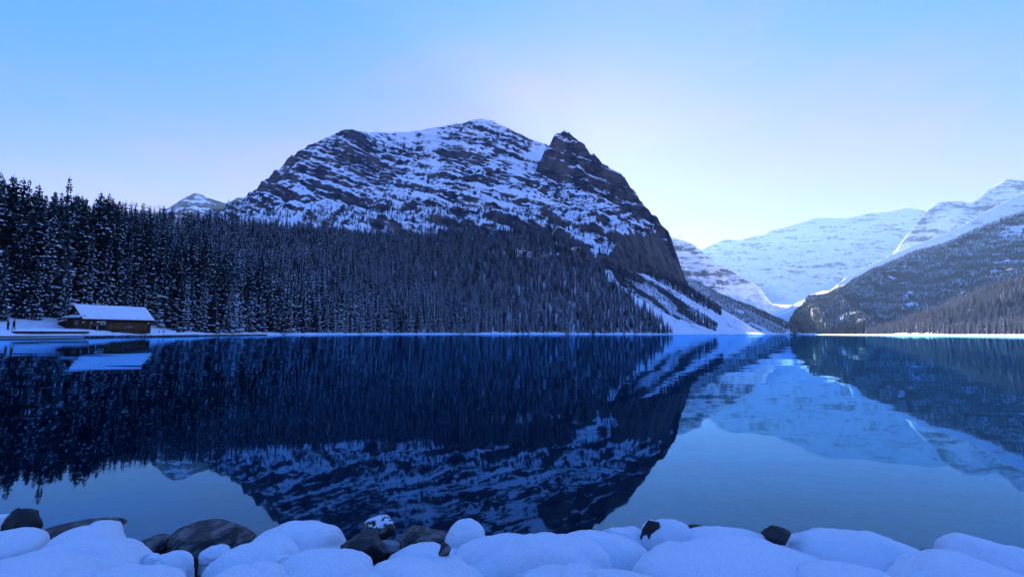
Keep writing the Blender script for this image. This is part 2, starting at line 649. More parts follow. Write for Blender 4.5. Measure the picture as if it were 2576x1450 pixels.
def h_far(X, Y):
    base = np.maximum(0, np.minimum(Y, 6800) - 2150) * .112 + 6 * fbm(X / 200, Y / 200, 4, 80) - 2
    v, dv = ridge_h(X, Y, V, 1.05, .60, .50)
    u, du = ridge_h(X, Y, UP, 1.5, .6, .6)
    ml, dm = ridge_h(X, Y, ML, 1.35, .55, .45)
    mo, do = ridge_h(X, Y, MO, .55, .3, .4)
    sr, ds = ridge_h(X, Y, SR, .75, .3, .5)
    m = np.maximum.reduce([v, u, ml, sr])
    dr = np.minimum.reduce([dv, du, dm, ds])
    amp = np.clip(dr / 260, .03, 1)
    m = m + amp * (120 * fbm(X / 420, Y / 420, 5, 81) - 120 * (ridged(X / 380, Y / 900, 4, 82) - .6)) + (6 + 6 * amp) * fbm(X / 70, Y / 70, 3, 84)
    warp = 60 * fbm(X / 500, Y / 500, 3, 85)
    mt = terrace(m, X, 130, .14, -.05, warp)
    mt = terrace(mt, X, 48, .28, -.05, warp)
    m = m + (mt - m) * np.clip(dr / 90, .2, 1)
    return np.maximum(np.maximum(base, m), mo + 4 * fbm(X / 60, Y / 60, 3, 86))


LR = R((1660, 660, 2900), (1740, 703, 2800), (1800, 735, 2700), (1860, 765, 2550), (1900, 786, 2400), (1950, 810, 2250), (1990, 832, 2080))


def h_ridge(X, Y):
    a, d = ridge_h(X, Y, LR, .65, .3, .5)
    return a + np.clip(d / 80, .1, 1) * 22 * fbm(X / 120, Y / 120, 4, 91) * sstep(0, 60, a)


RH = R((2720, 475, 2300), (2576, 533, 2200), (2514, 554, 2200), (2444, 582, 2200), (2374, 614, 2200), (2304, 632, 2150), (2269, 649, 2120), (2199, 677, 2050),
       (2147, 706, 1950), (2112, 735, 1850), (2094, 762, 1780), (2064, 795, 1680), (2047, 816, 1620), (2036, 839, 1580))
RHb = R((2112, 736, 1850), (2150, 770, 1600), (2200, 800, 1400))


def h_hill(X, Y):
    d = signed_shore(X, Y, right_shore)
    a, dd = ridge_h(X, Y, RH, .75, .30, .30)
    b, _ = ridge_h(X, Y, RHb, .8, .3, .35)
    a = np.maximum(a, b) - 0.85 * np.maximum(0, (2042 - 1288) / F * Y - X)
    amp = np.clip(dd / 120, .05, 1) * sstep(5, 90, a)
    a = a + amp * (36 * fbm(X / 190, Y / 190, 5, 101) - 36 * (ridged(X / 160, Y / 160, 3, 102) - .6)) + 4 * fbm(X / 30, Y / 30, 3, 103)
    warp = 20 * fbm(X / 200, Y / 200, 3, 104)
    at_ = terrace(a, X, 60, .6, .05, warp)
    a = a + (at_ - a) * np.clip(dd / 80, 0, 1) * .45
    sh = 1.2 * sstep(-.5, 6, d) + .05 * np.clip(d, 0, 50)
    return np.where(d < 0, np.maximum(d * 2.5, -6.5), sh + np.maximum(a - sh, 0) * sstep(6, 60, d))


NF = R((2900, 600, 560), (2700, 655, 600), (2576, 705, 640), (2514, 722, 670), (2444, 754, 720), (2374, 780, 780), (2304, 800, 840), (2234, 822, 900), (2192, 840, 940))


def h_wood(X, Y):
    d = signed_shore(X, Y, right_shore)
    a, dd = ridge_h(X, Y, NF, .42, .6, .3)
    a = a + np.clip(dd / 60, 0, 1) * 5 * fbm(X / 60, Y / 60, 3, 111)
    sh = 1.0 * sstep(-.5, 5, d) + .06 * np.maximum(d, 0) + .25 * fbm(X / 8, Y / 8, 3, 112) * sstep(1, 5, d)
    return np.where(d < 0, np.maximum(d * 2.5, -6.5), sh + np.maximum(a - sh, 0) * sstep(5, 40, d))


def fan(px0, px1, n, rows):
    t = (np.linspace(px0, px1, n) - 1288) / F
    Yg, T = np.meshgrid(np.asarray(rows, dtype=float), t, indexing='ij')
    return T * Yg, Yg


def terrain(name, label, px0, px1, n, rows, hf, mat, bare=None):
    X, Y = fan(px0, px1, n, rows)
    h = hf(X, Y)
    h = h[0] if isinstance(h, tuple) else h
    me = grid_mesh(name, np.stack([X, Y, h], -1), mat)
    if bare:
        at_ = me.attributes.new('bare', 'FLOAT', 'POINT')
        at_.data.foreach_set('value', bare(X, Y, h).reshape(-1).astype(np.float32))
    o = D.objects.new(name, me)
    return put(o, label, None, None, 'structure')


GULLY = R((1365, 359, 2320), (1345, 400, 2100), (1322, 450, 1850), (1308, 492, 1680))
GULLY2 = R((1085, 400, 2050), (1075, 450, 1900), (1110, 480, 1750))
SUMMIT = R((960, 360, 2180), (1050, 350, 2240), (1180, 330, 2300), (1260, 345, 2280))
BANDS = [(1530, 668), (1610, 690), (1700, 745), (1805, 812), (1800, 832), (1700, 800), (1640, 772), (1560, 715)]


def mountain_bare(X, Y, z):
    """where wind and slides keep the rock bare (positive) or load it with snow (negative)"""
    xt = (np.interp(Y, [1250, 1500, 1800], [1560, 1330, 1400]) - 1288) / F * Y
    tower = sstep(-30, 60, X - xt) * sstep(150, 260, z)
    b = .06 * tower
    for ln, w, a in ((R4, 110, .22), (R5, 100, .22), (R3, 100, .20), (GULLY, 62, -.55), (GULLY2, 40, -.4), (SUMMIT, 150, -.22)):
        dd = poly_dist(X, Y, ln)
        b = b + a * np.clip(1 - dd / w, 0, 1) ** .7
    px = X / Y * F + 1288
    py = 839 - (z - CAM_H) / Y * F
    br = inside(px, py, BANDS) & (Y < 1350)
    b = b + np.where(br, .42 * sstep(-.25, .15, fbm((px + py * 1.3) / 160, (py - .72 * px) / 22, 4, 170)), 0)
    return b + .10 * fbm(X / 180, Y / 180, 3, 171)


def rows_of(*segs):
    out = []
    for (a, b, k) in segs:
        out += list(np.linspace(a, b, k, endpoint=False))
    return out


M_MTN = rock_snow_mat('mountain_rock', 1.6, -0.90, 2.2, 1.1, math.radians(-24), .060, .022, bump=7, bare=True)
M_FAR = rock_snow_mat('range_rock', 1.5, -0.50, 1.7, 1.1, 0.0, .02, .018, dark=(0.06, 0.06, 0.07), brown=(0.12, 0.11, 0.105), bump=12, ramp=(.22, .72), grey=(.2, .2, .21))
M_HILL = rock_snow_mat('hill_rock', 1.4, -0.80, .9, 1.3, 0.0, .04, .05, brown=(0.05, 0.05, 0.055), bump=5, grey=(0.06, 0.06, 0.065))
M_BANK = rock_snow_mat('wooded_ground', 1.0, 0.0, .2, .5, 0.0, .12, .1, bump=.6)

terrain('mountain', 'snow dusted rock mountain with a sharp tower rising above the lake', -420, 2010, 880,
        rows_of((55, 125, 70), (125, 500, 60), (500, 1150, 70), (1150, 1900, 170), (1900, 2420, 75), (2420, 3100, 9)), h_mountain, M_MTN, mountain_bare)
M_PEAK = rock_snow_mat('peak_rock', 1.5, -0.85, .9, 1.2, 0.0, .02, .03, bump=7)
terrain('distant_peak', 'small distant peak with one sunlit snow flank beyond the spruce tops', 300, 760, 160, rows_of((3300, 4600, 110), (4600, 5400, 6)), h_peak, M_PEAK)
terrain('snow_range', 'glaciated snow range closing the valley behind the lake', 1560, 2760, 420,
        rows_of((2080, 2600, 14), (2600, 3500, 50), (3500, 4200, 28), (4200, 5350, 80), (5350, 7000, 40), (7000, 8700, 100), (8700, 10500, 6)), h_far, M_FAR)
terrain('wooded_ridge', 'shaded wooded ridge descending to the far end of the lake', 1600, 2060, 150, rows_of((1800, 2950, 100), (2950, 3300, 4)), h_ridge, M_HILL)
terrain('hill', 'steep hill with rock ledges and conifers above the far shore', 1955, 2760, 320,
        rows_of((700, 1300, 40), (1300, 2300, 120), (2300, 2900, 8)), h_hill, M_HILL)
terrain('wooded_hill', 'low hillside under sunlit frosted forest along the shore', 2150, 3300, 240,
        rows_of((110, 400, 60), (400, 1000, 70), (1000, 1500, 6)), h_wood, M_BANK)

# the land under and around everything, out to the horizon
me = mesh_from('ground', [(-14000, -14000, -7), (14000, -14000, -7), (14000, 14000, -7), (-14000, 14000, -7)], [(0, 1, 2, 3)], [M_SNOW2])
put(D.objects.new('ground', me), 'wide snowy land under the mountains', None, None, 'structure')

# ------------------------------------------------------------------ water
m, n, l, b = new_mat('lake_water')
n.remove(b)
out = n['Material Output']
pos = position(n)
w1 = noise_node(n, l, scaled(n, l, pos, (.3, 1.0, 1)), 1.5, 2, .5)
w2 = noise_node(n, l, scaled(n, l, pos, (.16, .45, 1)), .5, 3, .5)
patch = mapr(n, l, noise_node(n, l, scaled(n, l, pos, (.004, .012, 1)), 1.0, 3), .45, .65)
h = mathn(n, l, 'MULTIPLY_ADD', mathn(n, l, 'MULTIPLY', w1, mathn(n, l, 'MULTIPLY_ADD', patch, .9, .12)), .35, mathn(n, l, 'MULTIPLY', w2, .8))
bn = bumpn(n, l, h, 1.0, .026)
fr = n.new('ShaderNodeFresnel')
fr.inputs['IOR'].default_value = 1.95
l.new(bn, fr.inputs['Normal'])
gl = n.new('ShaderNodeBsdfGlossy')
gl.inputs['Roughness'].default_value = .02
gl.inputs['Color'].default_value = (.28, .66, 1.0, 1)
l.new(bn, gl.inputs['Normal'])
tr = n.new('ShaderNodeBsdfTransparent')
tr.inputs['Color'].default_value = (.42, .68, .88, 1)
mx = n.new('ShaderNodeMixShader')
l.new(fr.outputs[0], mx.inputs[0])
l.new(tr.outputs[0], mx.inputs[1])
l.new(gl.outputs[0], mx.inputs[2])
l.new(mx.outputs[0], out.inputs['Surface'])
M_WATER = m
me = mesh_from('water', [(-2500, 1.2, 0), (3500, 1.2, 0), (3500, 2300, 0), (-2500, 2300, 0)], [(0, 1, 2, 3)], [M_WATER])
put(D.objects.new('water', me), 'calm blue lake mirroring the mountain', None, None, 'structure')

# lake bed: shelves from the near shore down to deep water
M_BED = plain_mat('lake_bed', (0.02, 0.045, 0.085), .9, (0.01, 0.025, 0.05), 1.2, bump=.05)
xs = np.concatenate([np.linspace(-3000, -30, 12), np.linspace(-25, 25, 160), np.linspace(30, 4000, 12)])
ys = np.concatenate([np.linspace(-3, 12, 110), np.linspace(13, 60, 20), np.linspace(80, 2600, 12)])
Yg, Xg = np.meshgrid(ys, xs, indexing='ij')
zb = -0.10 - .16 * np.maximum(Yg - 2.4, 0) + .10 * fbm(Xg * 1.1, Yg * 1.1, 4, 121) * np.exp(-np.maximum(Yg - 5, 0) / 8)
zb = np.where(Yg > 12, np.minimum(zb, -1.6), zb)
zb = np.maximum(zb, -5.5)
put(D.objects.new('lake_bed', grid_mesh('lake_bed', np.stack([Xg, Yg, zb], -1), M_BED)), 'dim stony lake bed shelving away from the shore', None, None, 'structure')


# ------------------------------------------------------------------ conifers
def spruce(seed, levels, nb, R0, snow, crown_base=.03, fringe=True, power=.85, core=True, pad=(.35, .8), fade=.80):
    """crown of a spruce of height 1: drooping sprays in whorls, with snow lying on them"""
    rg = random.Random(seed)
    vs, fs, ms = [], [], []

    def add(v, f, m):
        o = len(vs)
        vs.extend(v)
        for q in f:
            fs.append(tuple(o + k for k in q))
            ms.append(m)
    if core:
        nn = 7
        ring = [(R0 * .34 * math.cos(6.283 * k / nn), R0 * .34 * math.sin(6.283 * k / nn), crown_base) for k in range(nn)]
        add(ring + [(0, 0, .97)], [(k, (k + 1) % nn, nn) for k in range(nn)], 0)
    lean = rg.uniform(-.01, .01)
    for i in range(levels):
        t = (i + rg.uniform(-.3, .3)) / levels
        z = crown_base + (1 - crown_base) * max(0, t) * .985
        Rz = R0 * ((1 - z) ** power) * (.75 + .25 * math.sin(i * 1.7 + seed)) + .006
        if z < .12:
            Rz *= .75 + z * 2
        k = max(3, int(round(nb * (.55 + .45 * (1 - z)))))
        a0 = rg.uniform(0, 6.283)
        for j in range(k):
            a = a0 + 6.283 * j / k + rg.uniform(-.3, .3)
            L = Rz * rg.uniform(.62, 1.22)
            ca, sa = math.cos(a), math.sin(a)
            dr = rg.uniform(.25, .62) if z < .85 else rg.uniform(-.3, .3)
            up = rg.uniform(.05, .25)
            W = L * rg.uniform(.26, .40) + .004

            def P(tt, side, dz=0.0):
                r = L * tt
                w = side * W * (tt * 2.2 if tt < .45 else 1.0 if tt < .8 else .75)
                zz = z - dr * L * tt + up * L * tt * tt - abs(side) * W * .45 + dz
                return (ca * r - sa * w + lean * z, sa * r + ca * w, zz)
            v = [P(.12, 0), P(.5, -1), P(.5, 0), P(.5, 1), P(.85, -.9), P(.85, 0), P(.85, .9), P(1.08, 0)]
            add(v, [(0, 1, 2), (0, 2, 3), (1, 4, 5, 2), (2, 5, 6, 3), (4, 7, 5), (5, 7, 6)], 0)
            if fringe:
                for s in (-1, 1):
                    q0, q1 = P(.45, s), P(.85, s * .9)
                    q2 = ((q0[0] + q1[0]) / 2, (q0[1] + q1[1]) / 2, min(q0[2], q1[2]) - W * rg.uniform(.3, .9))
                    add([q0, q1, q2], [(0, 1, 2)], 0)
            ps = snow * (1.0 - fade * z)
            if rg.random() < ps:
                e = .0022 + W * rg.uniform(.05, .22)
                ws = rg.uniform(*pad)
                t0 = rg.uniform(.4, .7) - (pad[0] - .35) * .5
                t1 = rg.uniform(.8, 1.05)
                tm = (t0 + t1) / 2
                v = [P(t0, 0, e * .5), P(tm, -ws, e * .3), P(tm, 0, e * 1.3), P(tm, ws, e * .3), P(t1, -ws * .5, e * .2), P(t1, 0, e), P(t1, ws * .5, e * .2),
                     P(t1 + .06, 0, -e * .6)]
                add(v, [(0, 1, 2), (0, 2, 3), (1, 4, 5, 2), (2, 5, 6, 3), (4, 7, 5), (5, 7, 6)], 1)
    # leader
    add([(.004, 0, .95), (-.002, .0035, .95), (-.002, -.0035, .95), (lean, 0, 1.0)], [(0, 1, 3), (1, 2, 3), (2, 0, 3)], 0)
    return vs, fs, ms


TREEM = [M_NEEDLE, M_TREESNOW]
near_crowns, mid_trees, far_trees, sap_trees = [], [], [], []
for k in range(9):
    R0 = [.115, .13, .10, .145, .12, .11, .095, .135, .115][k]
    pw = [.75, .62, .8, .72, .55, .8, .66, .55, .75][k]
    near_crowns.append(mesh_from('crown', *spruce(100 + k, 50, 10, R0, [1.1, .85, 1.2, .8, 1.1, 1.4, .6, .9, 1.2][k], power=pw)[:2], TREEM))
    near_crowns[-1].polygons.foreach_set('material_index', np.asarray(spruce(100 + k, 50, 10, R0, [1.1, .85, 1.2, .8, 1.1, 1.4, .6, .9, 1.2][k], power=pw)[2], dtype=np.int32))
for k in range(6):
    v, f, mm = spruce(200 + k, 24, 6, [.145, .13, .16, .12, .15, .135][k], [2.8, .6, 1.5, 2.4, .35, 1.1][k], fringe=False, power=[.72, .8, .6, .75, .68, .62][k], pad=(.65, 1.15), fade=.82)
    mid_trees.append(mesh_from('spruce', v, f, TREEM, mm))
for k in range(5):
    v, f, mm = spruce(300 + k, 11, 5, [.16, .14, .18, .15, .165][k], [.9, 1.2, .7, 1.0, .6][k], fringe=False, power=[.8, .9, .7, .85, .75][k])
    far_trees.append(mesh_from('conifer', v, f, TREEM, mm))
for k in range(3):
    v, f, mm = spruce(400 + k, 9, 6, [.24, .28, .22][k], 1.3, fringe=False, power=.8)
    sap_trees.append(mesh_from('sapling', v, f, TREEM, mm))
frost_trees = []
M_FROST_SUNLIT = needle_mat('sunlit_frosted_needles', (0.15, 0.16, 0.165), (0.30, 0.31, 0.32))  # frost tone, lightened further so sunlight on these trees is in the colour


def let_light_through(m, share, col):
    n, l = m.node_tree.nodes, m.node_tree.links
    t = n.new('ShaderNodeBsdfTranslucent')
    t.inputs['Color'].default_value = (*col, 1)
    x = n.new('ShaderNodeMixShader')
    x.inputs[0].default_value = share
    l.new(n['Principled BSDF'].outputs[0], x.inputs[1])
    l.new(t.outputs[0], x.inputs[2])
    l.new(x.outputs[0], n['Material Output'].inputs['Surface'])


let_light_through(M_FROST_SUNLIT, .45, (.27, .30, .36))
M_FROSTSNOW = plain_mat('frost_snow', (0.80, 0.82, 0.86), .9, (0.66, 0.68, 0.72), 9)
let_light_through(M_FROSTSNOW, .4, (.7, .7, .7))
for k in range(5):
    v, f, mm = spruce(500 + k, 13, 5, [.14, .125, .16, .13, .15][k], [1.5, 1.9, 1.2, 1.7, 1.4][k], pad=(.5, 1.0), fade=.5, fringe=False, power=[.8, .9, .7, .85, .75][k])
    frost_trees.append(mesh_from('frosted_conifer', v, f, [M_FROST_SUNLIT, M_FROSTSNOW], mm))

tm = MB()
tm.tube((0, 0, -.03), (0, 0, .55), .0085, .005, 7).tube((0, 0, .55), (0, 0, .97), .005, .0012, 5)
TRUNK = mesh_from('trunk', tm.v, tm.f, [M_BARK])


def forest(name, label, pts, scales, meshes, seed=0):
    """one mass of trees: instances of the given meshes on points"""
    k = len(pts)
    rg = np.random.RandomState(seed)
    me = D.meshes.new(name)
    me.vertices.add(k)
    me.vertices.foreach_set('co', np.asarray(pts, dtype=np.float32).reshape(-1))
    for nm, tp, val in (('size', 'FLOAT', np.asarray(scales, dtype=np.float32)), ('turn', 'FLOAT', (rg.rand(k) * 6.283).astype(np.float32)),
                        ('pick', 'INT', rg.randint(0, len(meshes), k).astype(np.int32)), ('fat', 'FLOAT', (.75 + .95 * rg.rand(k) ** 1.3).astype(np.float32))):
        at_ = me.attributes.new(nm, tp, 'POINT')
        at_.data.foreach_set('value', val)
    o = D.objects.new(name, me)
    put(o, label, None, None, 'stuff')
    ng = D.node_groups.new(name + '_nodes', 'GeometryNodeTree')
    ng.interface.new_socket('Geometry', in_out='INPUT', socket_type='NodeSocketGeometry')
    ng.interface.new_socket('Geometry', in_out='OUTPUT', socket_type='NodeSocketGeometry')
    N, Lk = ng.nodes, ng.links
    gi, go = N.new('NodeGroupInput'), N.new('NodeGroupOutput')
    join = N.new('GeometryNodeGeometryToInstance')
    for mesh in reversed(meshes):
        if 'src' not in mesh:
            so = D.objects.new(mesh.name + '_source', mesh)
            mesh['src'] = so.name
        oi = N.new('GeometryNodeObjectInfo')
        oi.inputs['Object'].default_value = D.objects[mesh['src']]
        oi.inputs['As Instance'].default_value = False
        Lk.new(oi.outputs['Geometry'], join.inputs[0])
    iop = N.new('GeometryNodeInstanceOnPoints')

    def attr(nm, tp):
        a = N.new('GeometryNodeInputNamedAttribute')
        a.data_type = tp
        a.inputs['Name'].default_value = nm
        return a.outputs['Attribute']
    sz, tn, pk, ft = attr('size', 'FLOAT'), attr('turn', 'FLOAT'), attr('pick', 'INT'), attr('fat', 'FLOAT')
    cx = N.new('ShaderNodeCombineXYZ')
    Lk.new(tn, cx.inputs[2])
    mu = N.new('ShaderNodeMath')
    mu.operation = 'MULTIPLY'
    Lk.new(sz, mu.inputs[0])
    Lk.new(ft, mu.inputs[1])
    cs = N.new('ShaderNodeCombineXYZ')
    Lk.new(mu.outputs[0], cs.inputs[0])
    Lk.new(mu.outputs[0], cs.inputs[1])
    Lk.new(sz, cs.inputs[2])
    Lk.new(gi.outputs[0], iop.inputs['Points'])
    Lk.new(join.outputs[0], iop.inputs['Instance'])
    iop.inputs['Pick Instance'].default_value = True
    Lk.new(pk, iop.inputs['Instance Index'])
    Lk.new(cx.outputs[0], iop.inputs['Rotation'])
    Lk.new(cs.outputs[0], iop.inputs['Scale'])
    Lk.new(iop.outputs[0], go.inputs[0])
    md = o.modifiers.new('scatter', 'NODES')
    md.node_group = ng
    return o


def jitter(x0, x1, y0, y1, step, seed):
    rg = np.random.RandomState(seed)
    gx, gy = np.meshgrid(np.arange(x0, x1, step), np.arange(y0, y1, step))
    gx = gx + (rg.rand(*gx.shape) - .5) * step * 1.1
    gy = gy + (rg.rand(*gy.shape) - .5) * step * 1.1
    return gx.reshape(-1), gy.reshape(-1), rg


# boathouse frame (used to keep trees off it)
BH_O = at(206, 828, 90)
BH_U = Vector((.364, .931, 0)).normalized()
BH_N = Vector((-BH_U.y, BH_U.x, 0))


def in_boathouse(X, Y, marg):
    s = (X - BH_O.x) * BH_U.x + (Y - BH_O.y) * BH_U.y
    t = (X - BH_O.x) * BH_N.x + (Y - BH_O.y) * BH_N.y
    return (s > -marg - 3) & (s < 13 + marg) & (t > -12) & (t < 8 + marg)


trees = []          # x, y, z, height : the near forest
for (y0, y1, st, sd) in ((40, 150, 3.8, 1), (150, 330, 4.4, 2), (330, 900, 5.0, 3)):
    x0 = -1.45 * y1 if y1 < 400 else -700
    X, Y, rg = jitter(x0, 330, y0, y1, st, sd)
    px = X / Y * F + 1288
    keep = (px > -260) & (px < 1690) & (Y > 64)
    X, Y, px = X[keep], Y[keep], px[keep]
    z, d, dr = h_mountain(X, Y)
    L = np.interp(px, [-300, 100, 400, 700, 1100, 1350, 1500, 1600, 1680], [120, 150, 210, 340, 480, 350, 180, 75, 14])
    dmin = np.interp(px, [-300, 380, 450, 560], [14, 13, 7, 3.0]) + 2.5 * fbm(X / 9, Y / 9, 2, 130)
    ok = (d > dmin) & (d < L + 30 * fbm(X / 50, Y / 50, 3, 131)) & ~in_boathouse(X, Y, 1.5)
    ok &= (rg.rand(len(keep))[:len(X)] > .06)
    X, Y, z, d, px = X[ok], Y[ok], z[ok], d[ok], px[ok]
    H = np.interp(px, [-300, 60, 250, 450, 900, 1700], [24, 24, 25, 24, 20, 15]) * (.62 + .62 * rg.rand(len(X)) ** .8)
    H = H * np.where(d < dmin[ok] + 4, .72, 1.0) * (1 + .22 * fbm(X / 14, Y / 14, 2, 133))
    for q in zip(X, Y, z, H):
        trees.append(q)
trees = np.array(trees)
tpx = trees[:, 0] / trees[:, 1] * F + 1288
inview = (tpx > -15) & (tpx < 2590)
size = np.where(inview, trees[:, 3] / trees[:, 1], 0)
# the trees that show largest: rank by projected size and openness (front rows first)
order = np.argsort(-size)[:290]
sel = np.zeros(len(trees), dtype=bool)
sel[order] = True

# a tall spruce that tops the skyline
tall = at(140, 800, 112)
tz = float(h_mountain(np.array([tall.x]), np.array([tall.y]))[0][0])
tall_h = at(140, 437, 112).z - tz


def plant(x, y, z, h, k, label, group, name='spruce_tree', fat=1.0):
    root = empty(name, (x, y, z), label, 'tree', group)
    for nm, me_ in (('trunk', TRUNK), ('crown', near_crowns[k % len(near_crowns)])):
        o = D.objects.new(nm, me_)
        o.scale = (h * fat, h * fat, h)
        o.rotation_euler = (0, 0, random.uniform(0, 6.28))
        put(o, parent=root)
    return root


front = set(np.nonzero(sel & (trees[:, 2] < 5.5))[0])
for i in np.nonzero(sel)[0]:
    x, y, z, h = trees[i]
    p = tpx[i]
    if p < 170:
        lab, grp = ('tall dark snow-flecked spruce on the bank behind the two people', 'tall spruces behind the two people') if i in front else \
            ('dark spruce deeper in the stand, topping the trees behind the two people', 'spruces deep in the stand behind the two people')
    elif p < 400:
        lab, grp = ('dark snow-laden spruce rising right behind the log boathouse roof', 'spruces just behind the log boathouse') if i in front else \
            ('dark snow-flecked spruce high in the stand above the log boathouse', 'spruces high above the log boathouse')
    else:
        lab, grp = 'snow-laden spruce along the snowy shore beyond the boathouse', 'spruces along the shore beyond the boathouse'
    plant(x, y, z - .2, h, int(RS.randint(0, 9)), lab, grp, fat=random.uniform(.85, 1.2))
plant(tall.x, tall.y, tz - .2, tall_h, 0, 'tallest spruce on the skyline, its spire well above its neighbours', None, fat=.8)
forest('forest', 'dense snow-dusted spruce forest climbing from the shaded shore', trees[~sel][:, :3] - np.array([0, 0, .2]), trees[~sel][:, 3], mid_trees, 5)

# snowy saplings along the bank
X, Y, rg = jitter(-130, 330, 55, 760, 3.2, 9)
px = X / Y * F + 1288
z, d, dr = h_mountain(X, Y)
ok = (px > 390) & (px < 1680) & (d > np.interp(px, [380, 480], [11, 3.5])) & (d < np.interp(px, [380, 480], [17, 12])) & ~in_boathouse(X, Y, 1.0) & (rg.rand(len(X)) < .6)
forest('saplings', 'snow-buried saplings and brush edging the shaded bank', np.stack([X, Y, z - .05], -1)[ok], .7 + 2.2 * rg.rand(ok.sum()) ** 2, sap_trees, 6)

# sparse conifers higher on the mountain
X, Y, rg = jitter(-900, 560, 620, 1750, 9.5, 12)
px = X / Y * F + 1288
z, d, dr = h_mountain(X, Y)
e = 6.0
zx = h_mountain(X + e, Y)[0]
zy = h_mountain(X, Y + e)[0]
sl = np.hypot(zx - z, zy - z) / e
elev = z / Y
nz = fbm(X / 120, Y / 160, 4, 140)
gull = ridged(X / 95, Y / 300, 3, 141)
top = np.interp(px, [500, 700, 1000, 1250, 1500, 1600], [.31, .27, .29, .28, .23, .17])
ok = (px > 480) & (px < 1600) & (elev < top + .05 * nz) & (sl < 1.25) & (nz + .7 * (gull - .66) * 2 > -.12 - .5 * (px < 1000)) & (d > 60)
ok &= rg.rand(len(X)) < .85
# strip of trees under the tower's foot and scrub on the scree
X2, Y2, rg2 = jitter(250, 800, 900, 1560, 6.5, 13)
px2 = X2 / Y2 * F + 1288
z2, d2_, dr2 = h_mountain(X2, Y2)
py2 = 839 - (z2 - CAM_H) / Y2 * F
line = np.interp(px2, [1590, 1640, 1740, 1815], [655, 700, 755, 795])
ok2 = (px2 > 1600) & (px2 < 1815) & (py2 < line) & (py2 > line - 34) & (rg2.rand(len(X2)) < .7)
P = np.concatenate([np.stack([X, Y, z - .3], -1)[ok], np.stack([X2, Y2, z2 - .3], -1)[ok2]])
forest('mountain_trees', 'scattered dark conifers on the snowy lower slopes of the mountain', P, 8 + 8 * np.random.RandomState(3).rand(len(P)), far_trees, 7)

# clump of conifers on the open scree
clump = [(1706, 795, 17), (1713, 797, 20), (1721, 800, 18), (1728, 801, 17), (1735, 806, 15), (1741, 808, 17), (1748, 812, 16), (1757, 817, 20), (1766, 818, 13), (1774, 816, 17),
         (1780, 821, 16), (1788, 826, 12), (1796, 830, 11), (1762, 824, 11), (1744, 816, 10)]
for i, (cpx, cpy, hh) in enumerate(clump):
    best = None
    for Yq in np.linspace(820, 1250, 260):
        q = at(cpx, cpy, Yq)
        zz = float(h_mountain(np.array([q.x]), np.array([q.y]))[0][0])
        if zz >= q.z:
            best = (q.x, q.y, zz)
            break
    if best:
        plant(best[0], best[1], best[2] - .3, hh * 1.45, i, 'slim dark conifer in the small clump on the open snow scree', 'conifers clumped on the open scree', 'conifer_tree')

# low scrub in bands on the scree
X, Y, rg = jitter(180, 720, 640, 1400, 2.5, 18)
z, d, dr = h_mountain(X, Y)
px = X / Y * F + 1288
py = 839 - (z - CAM_H) / Y * F
band = fbm((px + py * 1.3) / 160, (py - .72 * px) / 26, 3, 170)
ok = inside(px, py, [(1530, 668), (1610, 690), (1700, 745), (1805, 812), (1800, 832), (1700, 800), (1640, 772), (1560, 715)]) & (band > -.35) & (d > 12) & (rg.rand(len(X)) < .8)
forest('scrub', 'dark low scrub banding the snowy scree', np.stack([X, Y, z - .2], -1)[ok], 2.2 + 3.4 * rg.rand(ok.sum()) ** 2, far_trees, 11)

# the wooded ridge, the hill and the sunlit hillside
X, Y, rg = jitter(700, 1500, 1960, 2900, 6.2, 14)
px = X / Y * F + 1288
z = h_ridge(X, Y)
ok = (px > 1690) & (px < 2030) & (z > 2) & (fbm(X / 90, Y / 90, 3, 150) > -.36) & (rg.rand(len(X)) < .9)
forest('ridge_trees', 'hazy dark conifers on the wooded ridge at the lake head', np.stack([X, Y, z - .4], -1)[ok], 9 + 8 * rg.rand(ok.sum()), far_trees, 8)
X, Y, rg = jitter(650, 3000, 900, 2320, 5.4, 15)
px = X / Y * F + 1288
z = h_hill(X, Y)
sl = np.hypot(h_hill(X + 5, Y) - z, h_hill(X, Y + 5) - z) / 5
d = signed_shore(X, Y, right_shore)
ok = (px > 1985) & (px < 2680) & (z > 1.5) & (d > 15) & (sl < np.where(px < 2085, 2.6, 1.3)) & ((fbm(X / 130, Y / 130, 4, 151) > -.33) | (px < 2085)) & (rg.rand(len(X)) < .92)
forest('hill_trees', 'blue shaded conifers covering the steep hill', np.stack([X, Y, z - .4], -1)[ok], 10 + 9 * rg.rand(ok.sum()), far_trees, 9)
X, Y, rg = jitter(250, 1100, 180, 1000, 4.0, 16)
px = X / Y * F + 1288
z = h_wood(X, Y)
d = signed_shore(X, Y, right_shore)
a_, dd_ = ridge_h(X, Y, NF, .42, .6, .3)
ok = (px > 2175) & (px < 2900) & (d > 11) & (z > .8) & (rg.rand(len(X)) < .95)
forest('frosted_forest', 'pale frosted conifers crowding the sunlit hillside above the shore', np.stack([X, Y, z - .3], -1)[ok], 9 + 9 * rg.rand(ok.sum()), frost_trees, 10)

